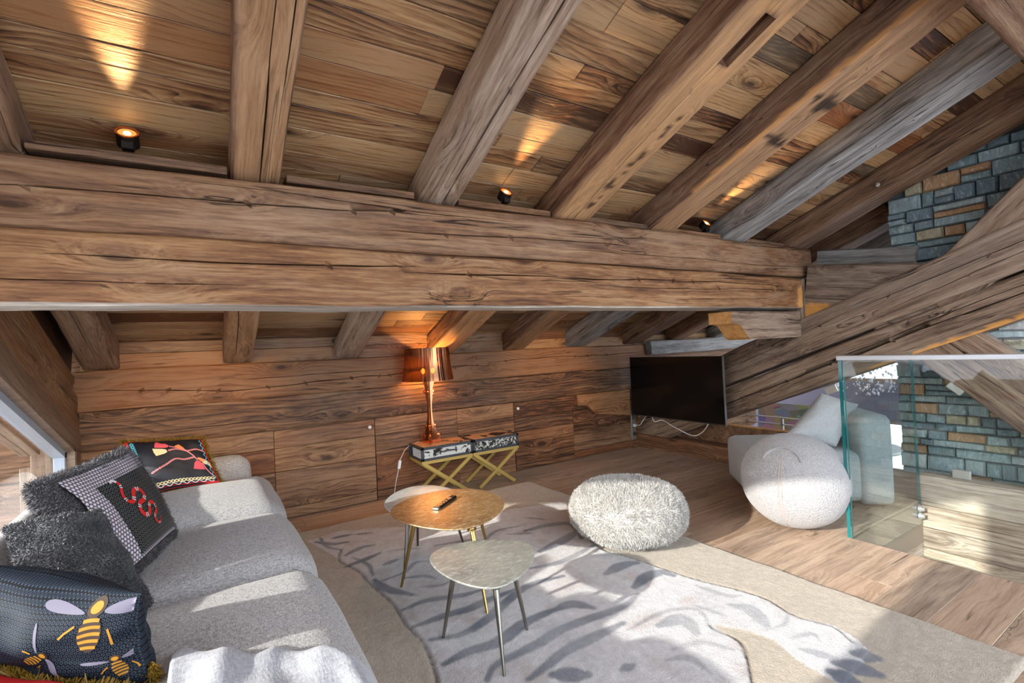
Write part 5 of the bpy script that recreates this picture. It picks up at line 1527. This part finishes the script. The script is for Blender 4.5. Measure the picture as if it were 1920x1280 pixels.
tas = lambda x, y, a, l, wd: [(x+math.cos(R(a))*q*l - math.sin(R(a))*s_*wd, y+math.sin(R(a))*q*l + math.cos(R(a))*s_*wd) for q, s_ in ((0, .18), (.25, .35), (1, .55), (1.05, 0), (1, -.55), (.25, -.35), (0, -.18))]
deco(p1, c1, 'tassel_print', 'rose', [tas(*sc(.52, .80), 160, .07, .06), tas(*sc(.83, .46), 262, .07, .06)])
deco(p1, c1, 'tassel_print', 'cream', [tas(*sc(.48, .70), 185, .07, .06), tas(*sc(.89, .46), 330, .06, .05)])
deco(p1, c1, 'tassel_print', 'orange', [tas(*sc(.70, .72), 130, .05, .035), tas(*sc(.84, .52), 325, .04, .03)])
def chain(pts, wd=.010, amp=.0):
    Ls = smooth_line([(x, y, 0) for x, y in pts], 10); L2 = [(q[0], q[1]) for q in Ls]; n_ = len(L2)
    A = [(x, y + .006*math.sin(k*1.3)) for k, (x, y) in enumerate(L2)]; B = [(x, y - .006*math.sin(k*1.3)) for k, (x, y) in enumerate(L2)]
    return [(A, .0042), (B, .0042)]
deco(p1, c1, 'chain_print', 'pink', ribbons=chain([sc(.50, .70), sc(.62, .72), sc(.74, .68), sc(.86, .72), sc(.96, .68)]) + chain([sc(.53, .80), sc(.66, .73)]) +
     chain([sc(.70, .72), sc(.78, .60), sc(.83, .48)]) + chain([sc(.2, .30), sc(.4, .42), sc(.55, .52), (.66*w1, .5*h1), sc(.80, .54)]) + chain([sc(.88, .42), sc(.90, .28), sc(.95, .14)]))
deco(p1, c1, 'border_print', 'cream', ribbons=[([(x*w1, (.105+.022*math.sin(x*70))*h1) for x in np.linspace(.05, .95, 80)], .006), ([(x*w1, (.105-.022*math.sin(x*70))*h1) for x in np.linspace(.05, .95, 80)], .006)])
deco(p1, c1, 'border_print', 'white', ribbons=[([(x*w1, (.06+.016*math.sin(x*60+1))*h1) for x in np.linspace(.05, .93, 80)], .005)])
deco(p1, c1, 'border_band', 'red', ribbons=[([(x*w1, .028*h1) for x in np.linspace(.02, .98, 40)], .016), ([(.985*w1, y*h1) for y in np.linspace(.03, .97, 30)], .008), ([(x*w1, .985*h1) for x in np.linspace(.02, .98, 40)], .010), ([(.03*w1, y*h1) for y in np.linspace(.03, .97, 30)], .02)])
deco(p1, c1, 'border_print', 'teal', ribbons=[([((.955+.012*math.sin(y*60))*w1, y*h1) for y in np.linspace(.1, .95, 60)], .005), ([((.09+.02*math.sin(y*60))*w1, y*h1) for y in np.linspace(.1, .95, 60)], .007), ([((.09-.02*math.sin(y*60))*w1, y*h1) for y in np.linspace(.1, .95, 60)], .007)])
M['gold_fringe'] = fur_mat('gold_fringe', srgb(150, 118, 40), srgb(92, 70, 22), .4, 0)
def fringe(pil, parent, pts, mat, count=900, length=.022, width=.0026, seed=1, side=1):
    g = np.random.default_rng(seed); P = np.array(pts, float); L = np.concatenate([[0], np.cumsum(np.linalg.norm(np.diff(P, axis=0), axis=1))])
    s_ = g.random(count)*L[-1]; x = np.interp(s_, L, P[:, 0]); y = np.interp(s_, L, P[:, 1])
    root = pil.pos(np.clip(x/pil.w, 0, 1), np.clip(y/pil.h, 0, 1), 1, 0.) - np.array(parent.location)
    ctr = pil.org - np.array(parent.location); d = root-ctr; d /= np.linalg.norm(d, axis=1, keepdims=True)
    d = d*.7 + pil.nrm*.25*side + g.normal(size=(count, 3))*.45; d /= np.linalg.norm(d, axis=1, keepdims=True)
    root = root + g.normal(size=(count, 3))*.004
    tip = root + d*length*(.6+.8*g.random(count))[:, None]
    sd_ = np.cross(d, g.normal(size=(count, 3))); sd_ /= np.linalg.norm(sd_, axis=1, keepdims=True)
    V = np.stack([root-sd_*width/2, root+sd_*width/2, tip+sd_*width*.4, tip-sd_*width*.4], 1).reshape(-1, 3)
    F = np.arange(count)[:, None]*4 + np.array([[0, 1, 2, 3]])
    me = np_mesh('fringe', V, F); me.materials.append(mat); o = bpy.data.objects.new('fringe', me); COL.objects.link(o); o.parent = parent; o['kind'] = 'stuff'
    return o
fringe(p1, c1, [(0, 0), (w1, 0), (w1, h1), (0, h1), (0, 0)], M['gold_fringe'], 2600, .024, .003, 4)

# tweed cushion with fur border and an embroidered snake
c2 = empty('cushion', (-.3, 2.75, .43)); tag(c2, 'silver and black woven cushion with red and white snake and dark fur border', 'cushion', 'cushions on the sofa')
TL, TR, BR, BL = (-.53, 2.30, .86), (-.335, 2.93, .87), (-.150, 2.76, .45), (-.30, 2.22, .45)
pf2 = Pillow(TL, TR, BR, BL, .085, 44, 6, .006, .38)
M['fur_skin'] = plain('dark_fur_skin', srgb(44, 40, 40), .9)
cov = pf2.build('fur_back', M['fur_skin'], c2)
M['dark_fur'] = fur_mat('dark_fur', srgb(66, 61, 63), srgb(32, 29, 31), .45, .5, .4)
W2, H2 = pf2.w, pf2.h
def frame_mask(c):
    # keep the fur away from the woven field: only border and the back
    return np.ones(len(c), bool)
a_ = np.array(pf2.c[0]); e1 = (pf2.c[1]-pf2.c[0]); e2 = (pf2.c[3]-pf2.c[0]); l1 = e1@e1; l2 = e2@e2
def mask2(c):
    q = c + np.array(c2.location) - a_; u = q@e1/l1; v = q@e2/l2
    front = ((c + np.array(c2.location) - pf2.org)@pf2.nrm) > .004
    return ~(front & (u > .10) & (u < .90) & (v > .10) & (v < .90))
fur('fur', cov, c2, M['dark_fur'], 34000, .018, .0024, .45, 8, mask=mask2, clump=.5, gravity=.2)
# woven field: light border cloth and darker middle, both laid on the front
def field(pil, parent, name, u0, u1, v0, v1, off, mat, n=36):
    U, Vv = np.meshgrid(np.linspace(u0, u1, n), np.linspace(v0, v1, n), indexing='ij')
    A = pil.pos(U, Vv, 1, off).reshape(-1, 3) - np.array(parent.location)
    uv = np.stack([U*pil.w, Vv*pil.h], -1).reshape(-1, 2)
    i = np.arange(n-1)[:, None]*n; j = np.arange(n-1)[None, :]
    F = np.stack([i+j, i+n+j, i+n+j+1, i+j+1], -1).reshape(-1, 4)
    me = np_mesh(name, A, F, uv); me.materials.append(mat)
    o = bpy.data.objects.new(name, me); COL.objects.link(o); o.parent = parent; return o
M['tweed_light'] = finish_cloth(*scale_cloth('tweed_light', srgb(104, 90, 92), srgb(206, 206, 220), 70, 70, .5, False))
M['tweed_dark'] = finish_cloth(*scale_cloth('tweed_dark', srgb(20, 20, 22), srgb(104, 112, 112), 54, 62, .5))
field(pf2, c2, 'woven_field', .075, .925, .075, .925, .012, M['tweed_light'])
field(pf2, c2, 'woven_centre', .24, .915, .10, .76, .0145, M['tweed_dark'])
snake0 = [(.50, .69), (.53, .70), (.555, .665), (.555, .62), (.53, .58), (.515, .53), (.52, .49), (.55, .465), (.59, .48), (.62, .52), (.655, .545), (.70, .535), (.72, .50), (.715, .455), (.67, .43), (.62, .425), (.585, .40), (.575, .355), (.60, .315), (.645, .305), (.68, .33), (.705, .365), (.745, .38), (.78, .36), (.79, .32), (.765, .285), (.72, .27), (.695, .24), (.70, .205), (.735, .185), (.77, .20), (.80, .235)]
snake = [(x-.14, y*1.05+.02) for x, y in snake0]
sp = [(q[0], q[1]) for q in smooth_line([(x, y, 0) for x, y in snake], 5)]
sp = np.array(sp)*np.array([W2, H2])
nn = len(sp); wid = [.006+.014*math.sin(math.pi*min(1, (k+4)/nn*1.02))**.6 for k in range(nn)]
mb = MB()
mi = [(1 if k % 13 in (0, 2) else (2 if k % 13 == 1 else 0)) if k > 8 else 1 for k in range(nn-1)]
pf2.ribbon(mb, sp, wid, .0185, mi, c2)
mb.build('embroidered_snake', [pal['red'], pal['white'], pal['brown']], c2, 180)

# dark fluffy cushion
c3 = empty('cushion', (-.33, 2.1, .43)); tag(c3, 'shaggy charcoal fur cushion between the snake cushion and the bee cushion', 'cushion', 'cushions on the sofa')
p3 = Pillow((-.56, 2.20, .755), (-.335, 2.25, .75), (-.175, 2.06, .45), (-.42, 1.94, .45), .075, 40, 9, .010, .45)
cv3 = p3.build('cover', M['fur_skin'], c3)
M['char_fur'] = fur_mat('charcoal_fur', srgb(66, 64, 68), srgb(26, 25, 28), .4, .5, .45)
fur('fur', cv3, c3, M['char_fur'], 70000, .0125, .0026, .6, 12, clump=1.0, gravity=.1)

# big bee cushion in the foreground
c4 = empty('cushion', (-.33, 1.6, .43)); tag(c4, 'large navy cushion embroidered with golden bees in the lower left corner', 'cushion', 'cushions on the sofa')
p4 = Pillow((-.53, 1.76, .785), (-.152, 1.54, .685), (-.130, 1.54, .455), (-.555, 1.86, .585), .095, 56, 14, .010, .52)
M['bee_cloth'] = finish_cloth(*scale_cloth('bee_cloth', srgb(8, 10, 16), srgb(52, 66, 82), 96, 118, .6))
p4.build('cover', M['bee_cloth'], c4)
W4, H4 = p4.w, p4.h
def bee(cx, cy, s_, ang):
    rot = lambda pts: [(cx + (x*math.cos(R(ang))-y*math.sin(R(ang)))*s_, cy + (x*math.sin(R(ang))+y*math.cos(R(ang)))*s_) for x, y in pts]
    deco(p4, c4, 'bee_wing', 'wing', [rot(ell(-.115, .050, .083, .009, 172, 18, -.3)), rot(ell(.105, .045, .075, .019, 2, 18, -.3))], off=.0016)
    body = [rot(ell(0, -.02, .036, .055, 0, 20)), rot(ell(0, .05, .03, .022, 0, 16))]
    deco(p4, c4, 'bee_body', 'brown', body, off=.0018)
    st = []
    for k in range(5):
        yy_ = .018 - .020*k; hw_ = .033*math.sqrt(max(0, 1-((yy_+.02)/.06)**2))
        st.append((rot([(x, yy_+.004*math.cos(x/.033*1.5)) for x in np.linspace(-hw_, hw_, 8)]), .010*s_))
    deco(p4, c4, 'bee_stripe', 'gold', [rot(ell(0, .05, .020, .013, 0, 14))], st, off=.0026)
    deco(p4, c4, 'bee_leg', 'gold', ribbons=[(rot([(-.05, .01), (-.075, -.005), (-.09, -.02)]), .007*s_), (rot([(.055, -.01), (.065, -.04), (.068, -.065)]), .007*s_)], off=.002)
bee(.83*W4, .76*H4, .70, 2)
bee(.62*W4, .47*H4, .38, -62)
bee(.935*W4, .34*H4, .38, 10)
deco(p4, c4, 'red_piping', 'red', ribbons=[([(x*W4, .035*H4) for x in np.linspace(.02, .98, 50)], .012)], off=.002)
deco(p4, c4, 'white_band', 'white', ribbons=[([(x*W4, .012*H4) for x in np.linspace(.02, .98, 50)], .008)], off=.002)
fringe(p4, c4, [(0, 0), (W4, 0)], M['gold_fringe'], 3600, .030, .0034, 6)
fringe(p4, c4, [(W4, 0), (W4, H4*.2)], M['gold_fringe'], 300, .02, .003, 7)
# red chain-print cushion under it
c5 = empty('cushion', (-.35, 1.35, .43)); tag(c5, 'red cushion with teal and white chain print at the lower left edge', 'cushion', 'cushions on the sofa')
p5 = Pillow((-.54, 1.74, .555), (-.17, 1.47, .475), (-.14, 1.16, .455), (-.53, 1.25, .50), .045, 36, 19, .008)
t = NT('red_cloth'); M['red_cloth'] = t.finish(t.pbsdf(srgb(196, 30, 34), .7, 0, None, .3))
p5.build('cover', M['red_cloth'], c5)
for key, ph, fy in (('teal', 0, .70), ('white', 1.2, .63), ('brown', 2.2, .56), ('teal', 3, .50)):
    deco(p5, c5, 'chain_print', key, ribbons=[([(x*p5.w, (fy+.035*math.sin(x*34+ph))*p5.h) for x in np.linspace(.05, .8, 80)], .009), ([(x*p5.w, (fy-.035*math.sin(x*34+ph))*p5.h) for x in np.linspace(.05, .8, 80)], .009)])
fringe(p5, c5, [(0, p5.h), (p5.w, p5.h)], M['gold_fringe'], 1500, .026, .003, 9)

# pale fleece throw over the near end of the sofa
def throw():
    nu, nv = 90, 60; U, Vv = np.meshgrid(np.linspace(0, 1, nu), np.linspace(0, 1, nv), indexing='ij')
    X = -.10 + .50*U; yfar = 1.60 - .33*U + .02*np.sin(U*13+1) + .012*np.sin(U*29)
    Y = .85 + (yfar-.85)*Vv
    over = np.clip((X-.26)/.14, 0, 1)
    Z = .484 - .22*over**2 + .008*np.sin(U*14+Vv*4) + .004*np.sin(U*31-Vv*6) + .010*vnoise(U*5, Vv*5, 0, 3) + .020*np.exp(-((U-.16)/.12)**2)
    X = X - .05*over**2*0
    Z = np.maximum(Z, .474*(1-over)+.2*over) + .018*(1-(2*Vv-1)**8)
    V1 = np.stack([X, Y, Z], -1).reshape(-1, 3); V0 = V1 - np.array([0, 0, .016])
    ed = (np.minimum(np.minimum(U, 1-U), np.minimum(Vv, 1-Vv)).reshape(-1) < 1e-6)
    V1[ed, 2] -= .006
    i = np.arange(nu-1)[:, None]*nv; j = np.arange(nv-1)[None, :]
    F = np.stack([i+j, i+nv+j, i+nv+j+1, i+j+1], -1).reshape(-1, 4)
    k = len(V1); F2 = F[:, ::-1]+k
    rim = [q*nv for q in range(nu)] + [(nu-1)*nv+q for q in range(1, nv)] + [q*nv+nv-1 for q in range(nu-2, -1, -1)] + [q for q in range(nv-2, 0, -1)]
    R_ = np.array([[rim[q], rim[(q+1) % len(rim)], rim[(q+1) % len(rim)]+k, rim[q]+k] for q in range(len(rim))])
    me = np_mesh('throw', np.concatenate([V1, V0]), np.concatenate([F, F2, R_[:, ::-1]])); me.materials.append(M['throw'])
    o = bpy.data.objects.new('throw_blanket', me); COL.objects.link(o)
    tag(o, 'pale grey fleece throw crumpled over the near end of the sofa', 'blanket')
throw()

# ------------------------------------------------------------------ spotlights on top of the main purlin
can = plain('spot_can', srgb(30, 24, 20), .4, .5); ringm = plain('spot_ring', srgb(214, 120, 60), .2, .9)
lens = NT('spot_lens'); e = lens.new('ShaderNodeEmission'); e.inputs[0].default_value = (1, .66, .28, 1); e.inputs[1].default_value = 26; lens = lens.finish(e.outputs[0])
glow = NT('spot_reflector'); e = glow.new('ShaderNodeEmission'); e.inputs[0].default_value = (1, .30, .06, 1); e.inputs[1].default_value = 1.6; glow = glow.finish(e.outputs[0])
def spot(x, label, k):
    s_ = empty('spotlight', (x, 2.285, 2.061)); tag(s_, label, 'spotlight', 'uplights on the main purlin')
    d = Vector((0, -.77, .64)).normalized()
    m4 = frame((0, -.01, .062), (1, 0, 0), d)
    MB().lathe([(.030, -.055), (.036, -.05), (.036, .0), (.031, .002), (.029, -.004), (0, -.004)], 28, cap=True).build('can', can, s_, 40, m4)
    MB().lathe([(.030, .0), (.037, .001), (.037, .004), (.030, .003)], 28, cap=False).build('ring', ringm, s_, 60, m4)
    MB().lathe([(.029, -.001), (.012, -.003)], 28, cap=False).build('reflector', glow, s_, 60, m4)
    MB().lathe([(.012, -.003), (.010, .001), (0, .002)], 20, cap=False).build('lens', lens, s_, 60, m4)
    MB().box((-.02, -.02, 0), (.02, .02, .03), .003).build('foot', can, s_)
    ld = bpy.data.lights.new('spot_light', 'SPOT'); ld.energy = 85; ld.color = (1, .62, .27); ld.spot_size = R(30); ld.spot_blend = .9; ld.shadow_soft_size = .02
    lo = bpy.data.objects.new('spot_light', ld); COL.objects.link(lo); lo.parent = s_
    lo.location = Vector((0, -.01, .062)) + d*.012; lo.rotation_euler = Vector((0, -.90, .425)).to_track_quat('-Z', 'Y').to_euler()
spot(-.22, 'small glowing copper uplight on the purlin, leftmost of the three spotlights', 0)
spot(1.445, 'small glowing uplight between the second and third rafter, middle of the three', 1)
spot(3.21, 'tiny glowing uplight near the grey rafter, rightmost of the three', 2)
# wall washers on the hidden back side of the purlin
def washer(x, label):
    s_ = empty('wall_washer', (x, 2.515, 1.80)); tag(s_, label, 'spotlight', 'wall washers behind the purlin')
    m4 = frame((0, .03, -.03), (1, 0, 0), Vector((0, .9, -.30)))
    MB().lathe([(.026, -.05), (.03, -.045), (.03, 0), (.025, .001), (0, -.004)], 20).build('can', can, s_, 40, m4)
    MB().box((-.012, -.014, -.012), (.012, .01, .02)).build('foot', can, s_)
    ld = bpy.data.lights.new('washer_light', 'SPOT'); ld.energy = 75; ld.color = (1, .56, .2); ld.spot_size = R(50); ld.spot_blend = 1; ld.shadow_soft_size = .03
    lo = bpy.data.objects.new('washer_light', ld); COL.objects.link(lo); lo.parent = s_
    lo.location = (0, .04, -.035); lo.rotation_euler = Vector((0, 1.65, -.88)).to_track_quat('-Z', 'Y').to_euler()
washer(-.08, 'wall washer on the back of the purlin above the sofa end')
washer(3.1, 'wall washer on the back of the purlin left of the television')
# small bolt head under the dark rafter
b_ = MB().lathe([(.016, 0), (.015, .008), (.006, .012), (0, .0125)], 16, cap=False).build('bolt_head', plain('bolt_zinc', srgb(190, 186, 176), .35, .6), None, 50, frame((4.245, 1.56, RAFT_C - TS*1.56 + .05), (0, 1, 0), (-1, 0, 0)))
tag(b_, 'round zinc bolt head on the side of the dark rafter', 'bolt')
